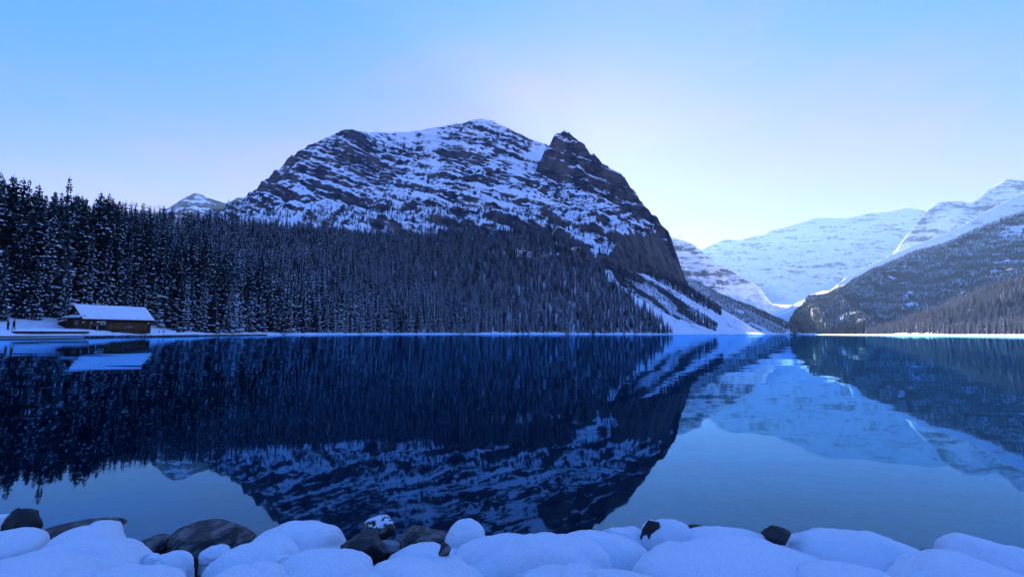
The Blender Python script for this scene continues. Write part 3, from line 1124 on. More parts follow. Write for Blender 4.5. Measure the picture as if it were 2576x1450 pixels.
# ------------------------------------------------------------------ log boathouse
M_LOG = plain_mat('weathered_logs', (0.15, 0.072, 0.032), .85, (0.05, 0.027, 0.014), 3, (1, 1, 8), bump=.01)
M_BOARD = plain_mat('brown_boards', (0.19, 0.092, 0.04), .8, (0.09, 0.045, 0.02), 4, (1, 1, 6), bump=.005)
M_DARKW = plain_mat('dark_timber', (0.022, 0.018, 0.016), .85, (0.012, 0.010, 0.009), 6, bump=.004)
M_WHITE = plain_mat('white_paint', (0.72, 0.72, 0.70), .6, (0.6, 0.6, 0.58), 8)
M_GREYW = plain_mat('grey_timber', (0.20, 0.18, 0.16), .85, (0.11, 0.10, 0.09), 8, (1, 1, .3))
M_METAL = plain_mat('galvanised_metal', (0.45, 0.45, 0.45), .45, (0.35, 0.35, 0.35), 10, metal=.5)
mg, n, l, b = new_mat('window_glass')
b.inputs['Base Color'].default_value = (0.01, 0.012, 0.015, 1)
b.inputs['Roughness'].default_value = .05
M_GLASS = mg

BZ = BH_O.z
rzb = math.atan2(BH_U.y, BH_U.x)
bh = empty('log_boathouse', BH_O, 'long low log boathouse with a thick snow-covered gable roof at the water', 'boathouse', rz=rzb)
EAVE, RIDGE, WID, LEN = 2.05, 4.72, 6.5, 12.9
W0, W1, T0, T1 = .65, 12.25, .55, 5.95


def wall_pt(s, t=T0):
    return BH_O + BH_U * s + BH_N * t


def s_of(px, t=T0):
    a, c = -1.0, 16.0
    for _ in range(40):
        mth = (a + c) / 2
        if to_px(wall_pt(mth, t))[0] < px:
            a = mth
        else:
            c = mth
    return (a + c) / 2


def z_of(py, s, t=T0):
    a, c = -2.0, 6.0
    for _ in range(40):
        mth = (a + c) / 2
        p = wall_pt(s, t)
        if to_px((p.x, p.y, BZ + mth))[1] > py:
            a = mth
        else:
            c = mth
    return (a + c) / 2


def z2(zx, zy, t=T0):
    """(s, z) on the long wall for a point of the enlarged picture of the boathouse"""
    px, py = (220 + zx / 6.44) / 1.5528, (1170 + zy / 6.44) / 1.5528
    s = s_of(px, t)
    return s, z_of(py, s, t)


def log_wall(name, p, q, z0, z1, clip=None):
    mb = MB()
    k = int((z1 - z0) / .27)
    for i in range(k):
        z = z0 + (i + .5) * (z1 - z0) / k
        a, c = Vector((*p, z)), Vector((*q, z))
        if clip:
            f = clip(z)
            mid = (a + c) / 2
            a, c = mid + (a - mid) * f, mid + (c - mid) * f
        e = (c - a).normalized() * (.22 if not clip else 0)
        mb.tube(a - e, c + e, .15 * random.uniform(.93, 1.05), None, 8)
    return mb.build(name, M_LOG, bh, smooth=True)


log_wall('front_wall', (W0, T0), (W1, T0), -.7, EAVE + .25)
log_wall('rear_wall', (W0, T1), (W1, T1), -.7, EAVE + .25)
log_wall('gable_wall', (W0, T0), (W0, T1), -.7, EAVE + .3)
log_wall('gable_wall', (W1, T0), (W1, T1), -.7, EAVE + .3)
tg = WID / 2 - T0
for sx in (W0, W1):
    log_wall('gable_infill', (sx, T0), (sx, T1), EAVE + .3, RIDGE - .15, lambda z: max(.05, (RIDGE - .1 - z) / (RIDGE - EAVE)))


def roof_pt(s, side, k, up=0.0):
    """k 0 at the eave .. 1 at the ridge"""
    t = WID / 2 * k if side == 0 else WID - WID / 2 * k
    return (s, t, EAVE + (RIDGE - EAVE) * k + up)


mb = MB()
for side in (0, 1):
    c = [roof_pt(0, side, 0), roof_pt(LEN, side, 0), roof_pt(LEN, side, 1), roof_pt(0, side, 1)]
    mb.slab(c if side == 0 else c[::-1], .14)
roof = mb.build('roof', M_DARKW, bh)
nu, nv = 64, 14
vs, fs = [], []
for side in (0, 1):
    o0 = len(vs)
    for i in range(nu + 1):
        for j in range(nv + 1):
            s = -.04 + (LEN + .08) * i / nu
            k = j / nv
            edge = min(1, min(i, nu - i) / 1.5, j / 1.2 + (.15 if j else 0)) ** .5
            up = .02 + .24 * edge + .02 * float(perlin(np.array([s * .9 + side * 9]), np.array([k * 3.0]), 3)[0])
            p = roof_pt(s, side, k, up)
            vs.append((p[0], p[1] + (-.05 if side == 0 else .05) * (1 - k), p[2]))
    for i in range(nu):
        for j in range(nv):
            a = o0 + i * (nv + 1) + j
            q = (a, a + nv + 1, a + nv + 2, a + 1)
            fs.append(q if side == 0 else q[::-1])
put(D.objects.new('roof_snow', mesh_from('roof_snow', vs, fs, [M_SNOW2], smooth=True)), parent=bh)
# pent roof across the gable end
mb = MB()
mb.slab([(-.45, .3, EAVE + .12), (W0 - .1, .3, EAVE + .62), (W0 - .1, WID - .5, EAVE + .62), (-.45, WID - .5, EAVE + .12)][::-1], .1)
pent = mb.build('pent_roof', M_DARKW, bh)
mb = MB()
mb.slab([(-.47, .28, EAVE + .26), (W0 - .12, .28, EAVE + .76), (W0 - .12, WID - .48, EAVE + .76), (-.47, WID - .48, EAVE + .26)][::-1], .13)
mb.build('pent_snow', M_SNOW2, pent)
mb = MB()
mb.slab([(0.02, -.03, EAVE - .16), (LEN - .02, -.03, EAVE - .16), (LEN - .02, .03, EAVE - .02), (0.02, .03, EAVE - .02)], .05)
mb.build('fascia', M_DARKW, bh)
mb = MB()
mb.box(W0 - .2, W0 + 2.4, T1 + .2, T1 + 3.2, -.7, 1.55)
annex = mb.build('lean_to', M_DARKW, bh)
mb = MB()
mb.slab([(W0 - .45, T1 + .2, 2.1), (W0 - .45, T1 + 3.5, 1.5), (W0 + 2.7, T1 + 3.5, 1.5), (W0 + 2.7, T1 + .2, 2.1)][::-1], .15)
mb.build('lean_to_snow', M_SNOW2, annex)
# chimney pipe on the ridge
cs_ = s_of((220 + 980 / 6.44) / 1.5528, WID / 2)
mb = MB()
mb.tube((cs_, WID / 2 + .15, RIDGE - .1), (cs_, WID / 2 + .15, RIDGE + 1.05), .10, None, 12)
ch = mb.build('chimney', M_METAL, bh, smooth=False)
mb = MB()
mb.tube((cs_, WID / 2 + .15, RIDGE + 1.05), (cs_, WID / 2 + .15, RIDGE + 1.2), .22, .17, 12)
mb.build('chimney_cap', M_METAL, ch)
# window, doors, shutters, boards, posts, lamps on the long wall
yf = T0 - .17


def on_wall(name, x0, y0, x1, y1, mat, th=.06, parent=None, off=0.0):
    s0, zt = z2(x0, y0)
    s1, zb_ = z2(x1, y1)
    mb = MB()
    mb.box(s0, s1, yf - th - off, yf - off, zb_, zt)
    return mb.build(name, mat, parent or bh), (s0, s1, zb_, zt)


win, (a, c, e, f) = on_wall('window', 1085, 535, 1205, 645, M_WHITE, .07)
for i in range(2):
    for j in range(2):
        mb = MB()
        ww, hh = (c - a - .34) / 2, (f - e - .34) / 2
        x0, z0 = a + .14 + i * (ww + .06), e + .14 + j * (hh + .06)
        mb.box(x0, x0 + ww, yf - .085, yf - .072, z0, z0 + hh)
        mb.build('pane', M_GLASS, win)
for (x0, y0, x1, y1) in ((845, 632, 1000, 772), (1062, 642, 1200, 778)):
    dd_o, (a, c, e, f) = on_wall('door', x0, y0, x1, y1, M_DARKW, .08)
    mb = MB()
    mb.box(a - .06, c + .06, yf - .12, yf - .085, f, f + .14)
    mb.build('lintel', M_GREYW, dd_o)
for (x0, y0, x1, y1) in ((1370, 590, 1690, 735), (1925, 600, 2210, 740)):
    o, (a, c, e, f) = on_wall('shutter', x0, y0, x1, y1, M_BOARD, .05)
    for k in range(1, 5):
        mb = MB()
        zz = e + (f - e) * k / 5
        mb.box(a + .02, c - .02, yf - .075, yf - .052, zz - .03, zz + .03)
        mb.build('batten', M_LOG, o)
on_wall('board', 1745, 640, 1905, 715, M_GREYW, .05)
on_wall('board', 1765, 585, 1890, 605, M_GREYW, .05)
on_wall('board', 1250, 585, 1350, 735, M_LOG, .06)
for x in (830, 1348, 1705, 2222):
    on_wall('post', x - 9, 560 + x * .012, x + 9, 765, M_GREYW, .12)
M_LAMP = plain_mat('lamp_housing', (0.75, 0.75, 0.72), .5, (0.65, 0.65, 0.62), 5)
for (x, y) in ((842, 575), (2285, 592), (640, 560)):
    on_wall('lamp', x - 12, y - 14, x + 12, y + 14, M_LAMP, .2)
mb = MB()
mb.box(W0 - .26, W0 - .19, 2.2, 3.6, .9, 1.75)
mb.build('window_board', M_GREYW, bh)
mb = MB()
mb.box(W0 - .3, W0 - .17, 3.1, 3.3, 3.2, 3.42)
mb.build('lamp', M_LAMP, bh)


# ------------------------------------------------------------------ things on the far bank
def ground_z(x, y):
    return float(h_mountain(np.array([float(x)]), np.array([float(y)]))[0][0])


def bank(px, py):
    """point of the bank seen at a pixel"""
    for Yq in np.linspace(55, 180, 800):
        q = at(px, py, Yq)
        zz = ground_z(q.x, q.y)
        if zz >= q.z and zz > .02:
            return Vector((q.x, q.y, zz))
    q = at(px, py, 90)
    return Vector((q.x, q.y, ground_z(q.x, q.y)))


# signpost
sp = bank(245.5, 831)
sg = empty('signpost', sp, 'slim snow-capped notice post in front of the boathouse doors', 'signpost')
mb = MB()
mb.tube((0, 0, -.3), (0, 0, 1.75), .06, .055, 10)
mb.build('post', M_GREYW, sg)
mb = MB()
mb.box(-.2, .2, -.16, .16, 1.62, 1.80)
mb.build('snow_cap', M_SNOW2, sg)
mb = MB()
mb.box(-.19, .19, -.16, -.075, .2, .85)
o = mb.build('notice_board', M_WHITE, sg)
o.rotation_euler = (0, 0, -.7)
mb = MB()
for k in range(4):
    a = k * 1.57 + .6
    mb.tube((math.cos(a) * .5, math.sin(a) * .5, -.1), (0, 0, .45), .05, None, 6)
mb.build('brace', M_DARKW, sg)

# timber edging and low dock on the bank
def beam_run(name, label, cat, pts, z0, z1, wid, snow_top=.16, piles=True):
    p0 = Vector((pts[0][0], pts[0][1], 0))
    root = empty(name, (p0.x, p0.y, z0), label, cat)
    mb, ms_ = MB(), MB()
    for (a, c) in zip(pts[:-1], pts[1:]):
        a, c = Vector((a[0], a[1], 0)) - p0, Vector((c[0], c[1], 0)) - p0
        dq = (c - a).normalized()
        nn = Vector((-dq.y, dq.x, 0)) * wid
        hh = z1 - z0
        for tgt, zl, zh, gr in ((mb, 0, hh, 0), (ms_, hh + .002, hh + snow_top, .05)):
            g = nn.normalized() * gr
            vs = [a - g + Vector((0, 0, zl)), c - g + Vector((0, 0, zl)), c + nn + Vector((0, 0, zl)), a + nn + Vector((0, 0, zl)),
                  a - g + Vector((0, 0, zh)), c - g + Vector((0, 0, zh)), c + nn + Vector((0, 0, zh)), a + nn + Vector((0, 0, zh))]
            tgt.add(vs, [(0, 3, 2, 1), (4, 5, 6, 7), (0, 1, 5, 4), (1, 2, 6, 5), (2, 3, 7, 6), (3, 0, 4, 7)])
    mb.build('timber', M_DARKW, root)
    ms_.build('snow_cover', M_SNOW2, root)
    if piles:
        for (a, c) in zip(pts[:-1], pts[1:]):
            q = Vector((a[0], a[1], 0)) - p0
            mp = MB()
            mp.tube((q.x + .1, q.y, -1.0), (q.x + .1, q.y, z1 - z0 + .12), .13, None, 8)
            mp.build('pile', M_DARKW, root)
    return root


xs_ = [(-81.2 + .25 * math.sin(k * .9), 75.5 + k * 1.9) for k in range(8)]
beam_run('timber_curb', 'long dark timber curb along the promenade below the boathouse', 'curb', xs_, .78, 1.06, -1.2, .12, False)
xs_ = [(SHX + .9 + .12 * math.sin(k * 1.3), 64 + k * 2.6) for k in range(10)]
beam_run('dock', 'low dark wooden dock lying along the water edge below the boathouse', 'dock', xs_, .10, .30, -1.7, .14, False)

# rough stone wall along the waterline
def shore_at(u):
    """point along the left shore, u metres past the boathouse"""
    pts = left_shore[4:10]
    for (a, c) in zip(pts[:-1], pts[1:]):
        L = math.hypot(c[0] - a[0], c[1] - a[1])
        if u <= L:
            t = u / L
            return Vector((a[0] + (c[0] - a[0]) * t, a[1] + (c[1] - a[1]) * t, 0)), Vector(((c[0] - a[0]) / L, (c[1] - a[1]) / L, 0))
        u -= L
    return None, None


M_STONE = plain_mat('wall_stones', (0.13, 0.125, 0.12), .85, (0.05, 0.05, 0.05), 3, bump=.03)
root = empty('stone_wall', shore_at(0)[0], 'low rough stone wall along the waterline beside the boathouse', 'wall')
mb = MB()
u = 0.5
o0 = shore_at(0)[0]
while u < 95:
    p, dq = shore_at(u)
    if p is None:
        break
    for lay in range(2):
        wd, hg = random.uniform(.35, .6), random.uniform(.16, .26)
        q = p - o0 + Vector((-dq.y, dq.x, 0)) * (lay * .12 + random.uniform(-.05, .08)) + dq * random.uniform(-.1, .1)
        z = -.12 + lay * .24
        vs = []
        for (sx, sy, sz) in ((-1, -1, 0), (1, -1, 0), (1, 1, 0), (-1, 1, 0), (-1, -1, 1), (1, -1, 1), (1, 1, 1), (-1, 1, 1)):
            v = q + dq * (sx * wd / 2 * random.uniform(.75, 1)) + Vector((-dq.y, dq.x, 0)) * (sy * .2 * random.uniform(.7, 1)) + Vector((0, 0, z + sz * hg * random.uniform(.8, 1.1)))
            vs.append(v)
        mb.add(vs, [(0, 3, 2, 1), (4, 5, 6, 7), (0, 1, 5, 4), (1, 2, 6, 5), (2, 3, 7, 6), (3, 0, 4, 7)])
    u += .42
o = mb.build('stones', M_STONE, root)
o['kind'] = 'stuff'

# dark logs and stubs lying on the snow
def fallen(px0, px1, py, r, label, name='log'):
    a, c = bank(px0, py), bank(px1, py)
    mb = MB()
    mid = (a + c) / 2
    h = (c - a) / 2
    mb.tube(-h + Vector((0, 0, r * .7)), h + Vector((0, 0, r * .7)), r, r * .8, 9)
    mb.tube(h * .3 + Vector((0, 0, r)), h * .45 + Vector((.1, 0, r * 2.1)), r * .3, r * .15, 6)
    o = mb.build(name, M_DARKW, smooth=False, label=label, cat='log')
    o.location = mid
    return o


fallen(281, 301, 835, .22, 'short dark log lying on the snow below the boathouse shutters')
fallen(444, 463, 835, .2, 'dark log lying on the open snow past the far end of the boathouse')
for (px, py, lab) in ((372, 835.5, 'small dark stump in the snow at the far corner of the boathouse'), (400, 835, 'little dark stump standing alone in the snow past the boathouse'),
                      (411, 835, 'wider dark stump next to the fallen log on the snow')):
    q = bank(px, py)
    mb = MB()
    mb.tube((0, 0, -.2), (0, 0, .28), .17, .13, 9)
    mb.tube((0, 0, .28), (0, 0, .36), .14, .05, 9, 1)
    o = mb.build('stump', [M_DARKW, M_SNOW2], label=lab, cat='stump')
    o.location = q
    o.scale = (1.5, 1.2, 1) if 'wider' in lab else (1, 1, 1)


# ------------------------------------------------------------------ two people on the bank
def person(loc, rz, label, jacket, trousers, lean, spread):
    J = {'pelvis': (0, 0, .95, .155), 'spine': (0, .02 + lean * .3, 1.14, .15), 'chest': (0, .02 + lean * .6, 1.33, .165), 'neck': (0, .02 + lean, 1.50, .062),
         'head': (0, .035 + lean * 1.1, 1.62, .098), 'crown': (0, .03 + lean * 1.1, 1.71, .080)}
    E = [('pelvis', 'spine'), ('spine', 'chest'), ('chest', 'neck'), ('neck', 'head'), ('head', 'crown')]
    for s, nm in ((-1, 'a'), (1, 'b')):
        st = .16 * spread * s
        J.update({'sh' + nm: (.20 * s, .01 + lean * .7, 1.42, .082), 'el' + nm: (.31 * s, -.06 + lean * .5, 1.16, .066), 'wr' + nm: (.20 * s, .10 + lean * .3, 1.0, .055),
                  'hip' + nm: (.10 * s, 0, .88, .112), 'kn' + nm: (.115 * s, st + .03, .50, .080), 'an' + nm: (.11 * s, st * 1.7 - .03, .10, .058),
                  'toe' + nm: (.12 * s, st * 1.7 + .14, .045, .045)})
        E += [('chest', 'sh' + nm), ('sh' + nm, 'el' + nm), ('el' + nm, 'wr' + nm), ('pelvis', 'hip' + nm), ('hip' + nm, 'kn' + nm), ('kn' + nm, 'an' + nm), ('an' + nm, 'toe' + nm)]
    names = list(J)
    me = D.meshes.new('person')
    me.from_pydata([J[k][:3] for k in names], [(names.index(a), names.index(c)) for a, c in E], [])
    o = D.objects.new('person', me)
    COL.objects.link(o)
    sk = o.modifiers.new('skin', 'SKIN')
    for i, k in enumerate(names):
        me.skin_vertices[0].data[i].radius = (J[k][3], J[k][3])
    me.skin_vertices[0].data[names.index('pelvis')].use_root = True
    ss = o.modifiers.new('sub', 'SUBSURF')
    ss.levels = ss.render_levels = 2
    dg = bpy.context.evaluated_depsgraph_get()
    m2 = D.meshes.new_from_object(o.evaluated_get(dg))
    o.modifiers.clear()
    o.data = m2
    m2.name = 'person'
    m2.materials.clear()
    for mt in (M_DARKW, trousers, jacket, M_SKIN, M_HAT):
        m2.materials.append(mt)
    for p in m2.polygons:
        z = p.center.z
        p.material_index = 0 if z < .11 else 1 if z < .90 else 2 if z < 1.515 else 3 if z < 1.64 else 4
        p.use_smooth = True
    o.location = loc
    o.rotation_euler = (0, 0, rz)
    put(o, label, 'person')
    # hair and hat as pieces of clothing, hem of the jacket
    mb = MB()
    hx = .035 + lean * 1.1
    mb.tube((0, hx, 1.655), (0, hx, 1.735), .112, .085, 14).tube((0, hx, 1.735), (0, hx, 1.765), .085, .03, 14)
    mb.tube((0, hx, 1.64), (0, hx, 1.675), .118, .118, 14)
    mb.build('knit_hat', M_HAT, o, smooth=True)
    mb = MB()
    mb.tube((0, 0, .80), (0, .01, .98), .195, .18, 14)
    mb.build('jacket_hem', jacket, o, smooth=True)
    mb = MB()
    mb.tube((0, hx + .085, 1.60), (0, hx + .12, 1.585), .018, .012, 6)
    mb.build('nose', M_SKIN, o)
    return o


M_SKIN = plain_mat('skin', (0.45, 0.28, 0.21), .6, (0.40, 0.24, 0.18), 6)
M_HAT = plain_mat('dark_wool', (0.015, 0.015, 0.018), .95, (0.01, 0.01, 0.012), 40)
M_BLACKJ = plain_mat('black_jacket', (0.014, 0.014, 0.016), .8, (0.009, 0.009, 0.01), 12)
M_NAVY = plain_mat('navy_trousers', (0.012, 0.012, 0.045), .9, (0.009, 0.009, 0.03), 20)
M_GREEN = plain_mat('green_trousers', (0.02, 0.10, 0.075), .9, (0.015, 0.07, 0.055), 20)
person(bank(19.5, 830.5), 2.4, 'person in a dark jacket and navy trousers leaning slightly, feet together on the snow', M_BLACKJ, M_NAVY, .07, .35)
person(bank(33.5, 830), -.55, 'person in a black jacket and green trousers standing upright on the snow', M_BLACKJ, M_GREEN, 0.0, .5)

# ------------------------------------------------------------------ snowy boulders of the near shore
from mathutils import noise as mnoise
YS = .80


def ball(sub):
    bm = bmesh.new()
    bmesh.ops.create_icosphere(bm, subdivisions=sub, radius=1)
    v = np.array([x.co[:] for x in bm.verts])
    f = [tuple(y.index for y in x.verts) for x in bm.faces]
    bm.free()
    return v, f


BALL5, BALL4, BALL3 = ball(5), ball(4), ball(3)
# centre px, top py, half width px, depth, height ratio, sideways skew, label
MOUNDS = [
    (2, 1293, 30, 2.9, .9, 0, 'little round snow cap against the black boulder at the picture edge'),
    (14, 1336, 84, 2.6, .6, 0, 'snow hump sloping down from the black boulder'),
    (218, 1319, 74, 2.55, .95, .25, 'peaked snow cap leaning over dark rock, steeper on its lake side'),
    (150, 1374, 190, 2.3, .5, 0, 'broad smooth snow swell below the peaked snow cap'),
    (60, 1428, 150, 1.98, .6, 0, 'smooth white swell below the broad snow swell'),
    (430, 1388, 50, 2.45, .75, 0, 'small round snow cap below the half-sunken grey boulders'),
    (543, 1371, 34, 2.6, .5, 0, 'crumbly lump of snow lying on the largest grey boulder'),
    (745, 1312, 116, 2.75, .72, 0, 'thick loaf-shaped snow cap standing over dark water'),
    (640, 1366, 100, 2.45, .6, 0, 'low snow cap between the largest grey boulder and the loaf-shaped cap'),
    (610, 1420, 90, 2.05, .8, 0, 'round snow cap in front of the loaf-shaped cap, low down'),
    (800, 1384, 140, 2.3, .62, 0, 'wide snow cap just below the loaf-shaped one'),
    (1062, 1366, 84, 2.5, .6, 0, 'flat snow shelf beside the jagged black rock'),
    (1172, 1307, 49, 2.75, 1.05, 0, 'small dome of snow rising highest near the middle of the shore'),
    (1256, 1343, 118, 2.5, .75, 0, 'wide snow cap just in front of the small dome'),
    (1090, 1406, 125, 2.12, .6, 0, 'creased snow swell with a wedge of bare rock showing'),
    (1400, 1341, 124, 2.4, .85, -.25, 'tall snow cap with a sharp shoulder falling away to one side'),
    (1500, 1335, 135, 2.6, .6, 0, 'long snow cap behind the sharp-shouldered one'),
    (1575, 1324, 62, 2.8, .6, 0, 'low snow cap beside the upright dark slab'),
    (1675, 1308, 54, 2.75, 1.0, 0, 'round snow cap pressed against the upright dark slab'),
    (1800, 1324, 160, 2.72, .5, .2, 'long snow ridge running down from the cap at the dark slab'),
    (1728, 1377, 138, 2.2, .75, 0, 'big smooth snow dome below the upright dark slab'),
    (1392, 1420, 90, 2.0, .8, 0, 'round snow cap low in front of the sharp-shouldered one'),
    (2138, 1330, 152, 2.6, .75, 0, 'large high snow dome with dark water behind it'),
    (1905, 1362, 215, 2.25, .65, 0, 'broadest snow dome, below the small black rock in the water'),
    (2312, 1393, 92, 2.4, .6, 0, 'low snow cap between the two largest domes and thin dark rock'),
    (2500, 1357, 120, 2.6, .7, 0, 'snow dome at the edge past the thin dark rock'),
    (2445, 1407, 165, 2.1, .6, 0, 'flat wide snow swell below the last dome'),
    (300, 1432, 150, 1.95, .6, 0, 'faint rounded snow swell under the small round cap'),
    (960, 1428, 150, 1.95, .6, 0, 'plain snow swell below the jagged black rock'),
    (1560, 1432, 130, 1.92, .6, 0, 'plain snow swell between the smooth dome and the low round cap'),
    (2200, 1436, 150, 1.92, .6, 0, 'plain snow swell below the large high dome'),
]
ells = []
for i, (cx_, ty, hw, Y, hr, sk_, lab) in enumerate(MOUNDS):
    Yd = Y * YS
    d = ray(cx_, ty)
    depth = Yd / d.y * d.length
    a = hw * (Yd / d.y) / F
    c = a * hr * 1.15
    bb = a * .85
    th = math.atan2(-d.z, math.hypot(d.x, d.y))
    hdir = Vector((d.x, d.y, 0)).normalized()
    sup = math.sqrt((bb * math.sin(th)) ** 2 + (c * math.cos(th)) ** 2)
    nrm = hdir * math.sin(th) + Vector((0, 0, 1)) * math.cos(th)
    ctr = at(cx_, ty, Yd) - nrm * sup
    ells.append((ctr, a, bb, c))
    rot = math.atan2(-d.x, d.y)
    v = BALL5[0].copy()
    p = 2.35
    nv_ = (np.abs(v) ** p).sum(1) ** (-1 / p)
    v = v * nv_[:, None]
    out_ = np.empty_like(v)
    sd = Vector((i * 7.3, i * 3.1, 0))
    for k in range(len(v)):
        q = Vector(v[k])
        r = 1 + .13 * mnoise.noise(q * 1.3 + sd) + .045 * mnoise.noise(q * 3.1 + sd) + .016 * mnoise.noise(q * 8 + sd) + .007 * mnoise.noise(q * 21 + sd)
        out_[k] = (q.x * a * r + sk_ * q.z * a, q.y * bb * r, q.z * c * r)
    me = mesh_from('snow_mound', out_, BALL5[1], [M_SNOW], smooth=True)
    o = D.objects.new('snow_mound', me)
    o.location = ctr
    o.rotation_euler = (0, 0, rot)
    put(o, lab, 'snow mound', 'snow-covered boulders of the near shore')

# snow sheet between the mounds
xs = np.concatenate([np.linspace(-60, -7.2, 22), np.linspace(-7, -4.55, 40), np.linspace(-4.5, 4.5, 420), np.linspace(4.55, 7, 40), np.linspace(7.2, 60, 22)])
ys = np.concatenate([np.linspace(-60, .5, 30), np.linspace(.55, 2.9, 170)])
Yg, Xg = np.meshgrid(ys, xs, indexing='ij')
zb = .26 - .16 * sstep(.8, 1.7, Yg) - .75 * sstep(1.72, 2.15, Yg + .12 * fbm(Xg * 1.5, Yg * .5, 3, 160))
zb = zb + .03 * fbm(Xg * .9, Yg * .9, 4, 161) + .010 * fbm(Xg * 5, Yg * 5, 4, 162)
SHP = 13
far_x = sstep(2.5, 3.4, np.abs(Xg))
zb = zb + far_x * sstep(2.6, 1.6, Yg) * (.16 + .22 * (ridged(Xg * .9, Yg * .9, 2, 163) - .5)) + far_x * .30 * sstep(2.5, 1.9, Yg) * sstep(1.4, 1.9, Yg)
acc = np.exp(np.clip(zb * SHP, -40, 40))
for (ctr, a, bb, c) in ells:
    q = 1 - ((Xg - ctr.x) / (a * 1.12)) ** 2 - ((Yg - ctr.y) / (bb * 1.12)) ** 2
    hz = ctr.z + c * np.sqrt(np.maximum(q, 0)) - .022
    acc = acc + np.where(q > 0, np.exp(np.clip(np.where(q > 0, hz, -9) * SHP, -40, 40)), 0)
zz = np.log(acc) / SHP
put(D.objects.new('snow_bank', grid_mesh('snow_bank', np.stack([Xg, Yg, zz], -1), M_SNOW)), 'smooth deep snow between the shore boulders', None, None, 'structure')

# bare rocks
mr, n, l, b = new_mat('shore_rock')
tc = n.new('ShaderNodeTexCoord')
v1 = noise_node(n, l, scaled(n, l, tc.outputs['Object'], (1, 1, 2.2), (.4, .5, 0)), 9, 6, .65)
v2 = noise_node(n, l, tc.outputs['Object'], 45, 5, .7)
f = mathn(n, l, 'MULTIPLY_ADD', v2, .4, v1)
l.new(mixc(n, l, mapr(n, l, f, .62, .86), (0.018, 0.018, 0.020), (0.19, 0.175, 0.165)), b.inputs['Base Color'])
b.inputs['Roughness'].default_value = .6
b.inputs['Specular IOR Level'].default_value = .4
l.new(bumpn(n, l, f, 1.0, .035), b.inputs['Normal'])
M_ROCK = mr
M_BLACK = plain_mat('wet_black_rock', (0.022, 0.022, 0.025), .5, (0.008, 0.008, 0.009), 12, bump=.012, spec=.4)


def boulder(x0, x1, y0, y1, Y, label, mat, seed, angular=.25, zoff=0.0, group=None, depth=.85, subdiv=4, name='boulder'):
    Yd = Y * YS
    cpx, cpy = (x0 + x1) / 2, (y0 + y1) / 2
    d = ray(cpx, cpy)
    sc = (Yd / d.y) / F
    a, c = (x1 - x0) / 2 * sc, (y1 - y0) / 2 * sc * 1.1
    ctr = at(cpx, cpy, Yd) + Vector((0, 0, zoff))
    rg = random.Random(seed)
    planes = [(Vector((rg.gauss(0, 1), rg.gauss(0, 1), rg.gauss(0, 1))).normalized(), rg.uniform(.62, .9)) for _ in range(int(4 + angular * 24))]
    V0, F0 = (BALL4 if subdiv == 4 else BALL3)
    out_ = []
    sd = Vector((seed * 3.7, seed * 1.9, seed))
    for q in V0:
        q = Vector(q)
        r = 1 + .16 * mnoise.noise(q * 1.2 + sd)
        p = q * r
        for (nn, dd) in planes:
            e = p.dot(nn) - dd
            if e > 0:
                p = p - nn * e * (.55 + angular)
        p = p * (1 + .05 * mnoise.noise(q * 4 + sd) + .04 * mnoise.noise(q * 9 + sd) + .02 * mnoise.noise(q * 20 + sd))
        out_.append((p.x * a * 1.1, p.y * a * depth, p.z * c * 1.15))
    o = D.objects.new(name, mesh_from(name, out_, F0, [mat], smooth=True))
    o.location = ctr
    o.rotation_euler = (0, 0, math.atan2(-d.x, d.y))
    return put(o, label, 'boulder', group)


boulder(22, 88, 1285, 1362, 2.78, 'tall rounded black boulder standing in the water at the picture edge', M_BLACK, 1, .2)
boulder(80, 285, 1328, 1376, 2.86, 'long low dark boulder half sunken behind the peaked snow cap', M_ROCK, 2, .2)
boulder(243, 300, 1320, 1390, 2.66, 'dark boulder end sticking out beside the peaked snow cap', M_ROCK, 3, .3)
boulder(308, 432, 1360, 1400, 2.68, 'flat dark boulder next to the largest grey one', M_ROCK, 4, .3)
boulder(432, 634, 1322, 1400, 2.78, 'largest mottled grey boulder, broad and half sunken', M_ROCK, 5, .25)
boulder(856, 972, 1342, 1412, 2.5, 'jagged black rock bare among the snow caps', M_BLACK, 6, .6)
bt = boulder(914, 995, 1308, 1352, 2.92, 'dark rock in the water with a pale snow-dusted top', M_ROCK, 7, .2)
boulder(952, 1003, 1360, 1388, 2.62, 'small pale grey stone beside the jagged black rock', plain_mat('pale_stone', (.22, .24, .27), .6, (.13, .14, .16), 8), 8, .3)
boulder(1612, 1666, 1302, 1396, 2.68, 'upright dark slab of rock along a round snow cap', M_BLACK, 9, .4, depth=.5)
boulder(1734, 1776, 1320, 1336, 2.84, 'thin dark rock edge peeping over the long snow ridge', M_BLACK, 10, .3)
boulder(1922, 1988, 1325, 1362, 2.62, 'small black rock bare in the water above the broadest snow dome', M_BLACK, 11, .3)
boulder(2322, 2398, 1388, 1412, 2.5, 'thin dark rock between the low snow cap and the last dome', M_BLACK, 12, .4)
boulder(1102, 1136, 1368, 1396, 2.14, 'wedge of bare blue-grey rock in the creased snow swell', M_ROCK, 13, .6)
boulder(985, 1142, 1312, 1392, 2.98, 'big rounded boulder lying fully under the water behind the jagged rock', M_ROCK, 14, .1, zoff=-.05)
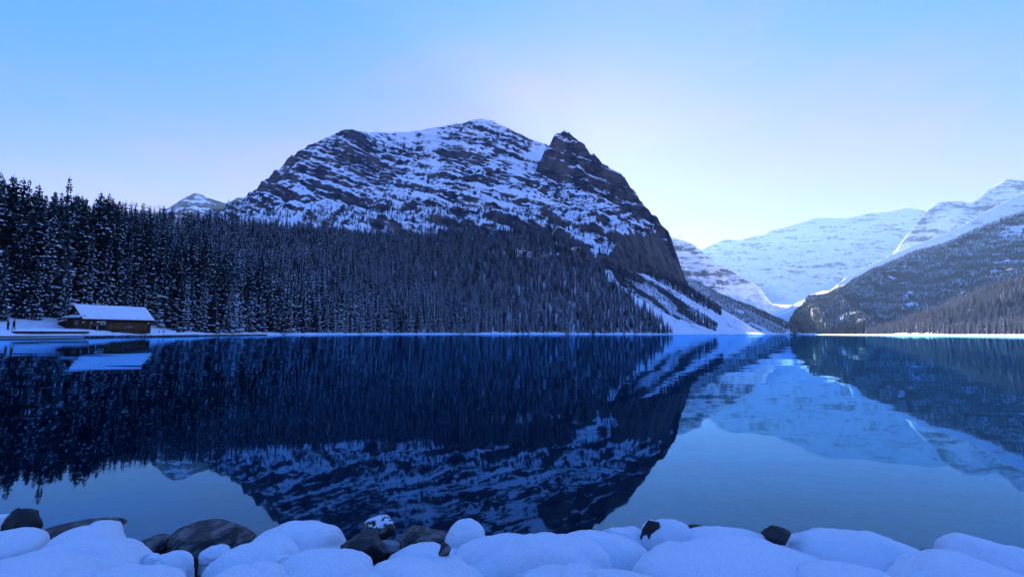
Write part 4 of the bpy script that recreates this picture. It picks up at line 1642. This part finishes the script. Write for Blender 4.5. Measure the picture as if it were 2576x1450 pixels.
boulder(640, 720, 1316, 1350, 3.1, 'submerged stone showing dimly behind the loaf-shaped snow cap', M_ROCK, 15, .1, zoff=-.12)
boulder(1240, 1330, 1330, 1370, 2.95, 'submerged stone showing dimly behind the small snow dome', M_ROCK, 16, .1, zoff=-.12)
for k, (x, y, w, Y) in enumerate(((330, 1345, 60, 3.2), (700, 1300, 80, 3.6), (880, 1310, 90, 3.3), (1080, 1290, 120, 3.7), (1330, 1320, 80, 3.4), (1440, 1312, 70, 3.3), (600, 1300, 70, 3.8), (1210, 1300, 70, 3.5))):
    boulder(x - w / 2, x + w / 2, y - w * .2, y + w * .2, Y, 'dim stone on the lake bed seen through the water', M_ROCK, 30 + k, .1, zoff=-.22, group='stones on the lake bed', subdiv=3, name='stone')
# snow dusting on the rock top: the upward faces of the rock, a little proud
bt_me = bt.data
zmax = max(v.co.z for v in bt_me.vertices)
top_f = [p for p in bt_me.polygons if p.normal.z > .62 and p.center.z > zmax * .45 and mnoise.noise(Vector(p.center) * 40) > -.25]
used = sorted({i for p in top_f for i in p.vertices})
mp_ = {v: k for k, v in enumerate(used)}
dv = [bt_me.vertices[i].co + bt_me.vertices[i].normal * .004 for i in used]
o = D.objects.new('snow_dusting', mesh_from('snow_dusting', dv, [tuple(mp_[i] for i in p.vertices) for p in top_f], [M_SNOW], smooth=True))
sm = o.modifiers.new('depth', 'SOLIDIFY')
sm.thickness = .006
put(o, parent=bt)

# ------------------------------------------------------------------ air
mh = D.materials.new('air')
mh.use_nodes = True
n, l = mh.node_tree.nodes, mh.node_tree.links
n.clear()
out = n.new('ShaderNodeOutputMaterial')
pv = n.new('ShaderNodeVolumePrincipled')
pv.inputs['Color'].default_value = (.36, .60, 1.0, 1)
pv.inputs['Density'].default_value = 3.0e-5
pv.inputs['Anisotropy'].default_value = .35
l.new(pv.outputs[0], out.inputs['Volume'])
mb = MB()
mb.box(-14500, 14500, -14500, 14500, -9, 1650)
hz = mb.build('haze', mh)
put(hz, 'thin bluish mountain air over the lake', None, None, 'stuff')
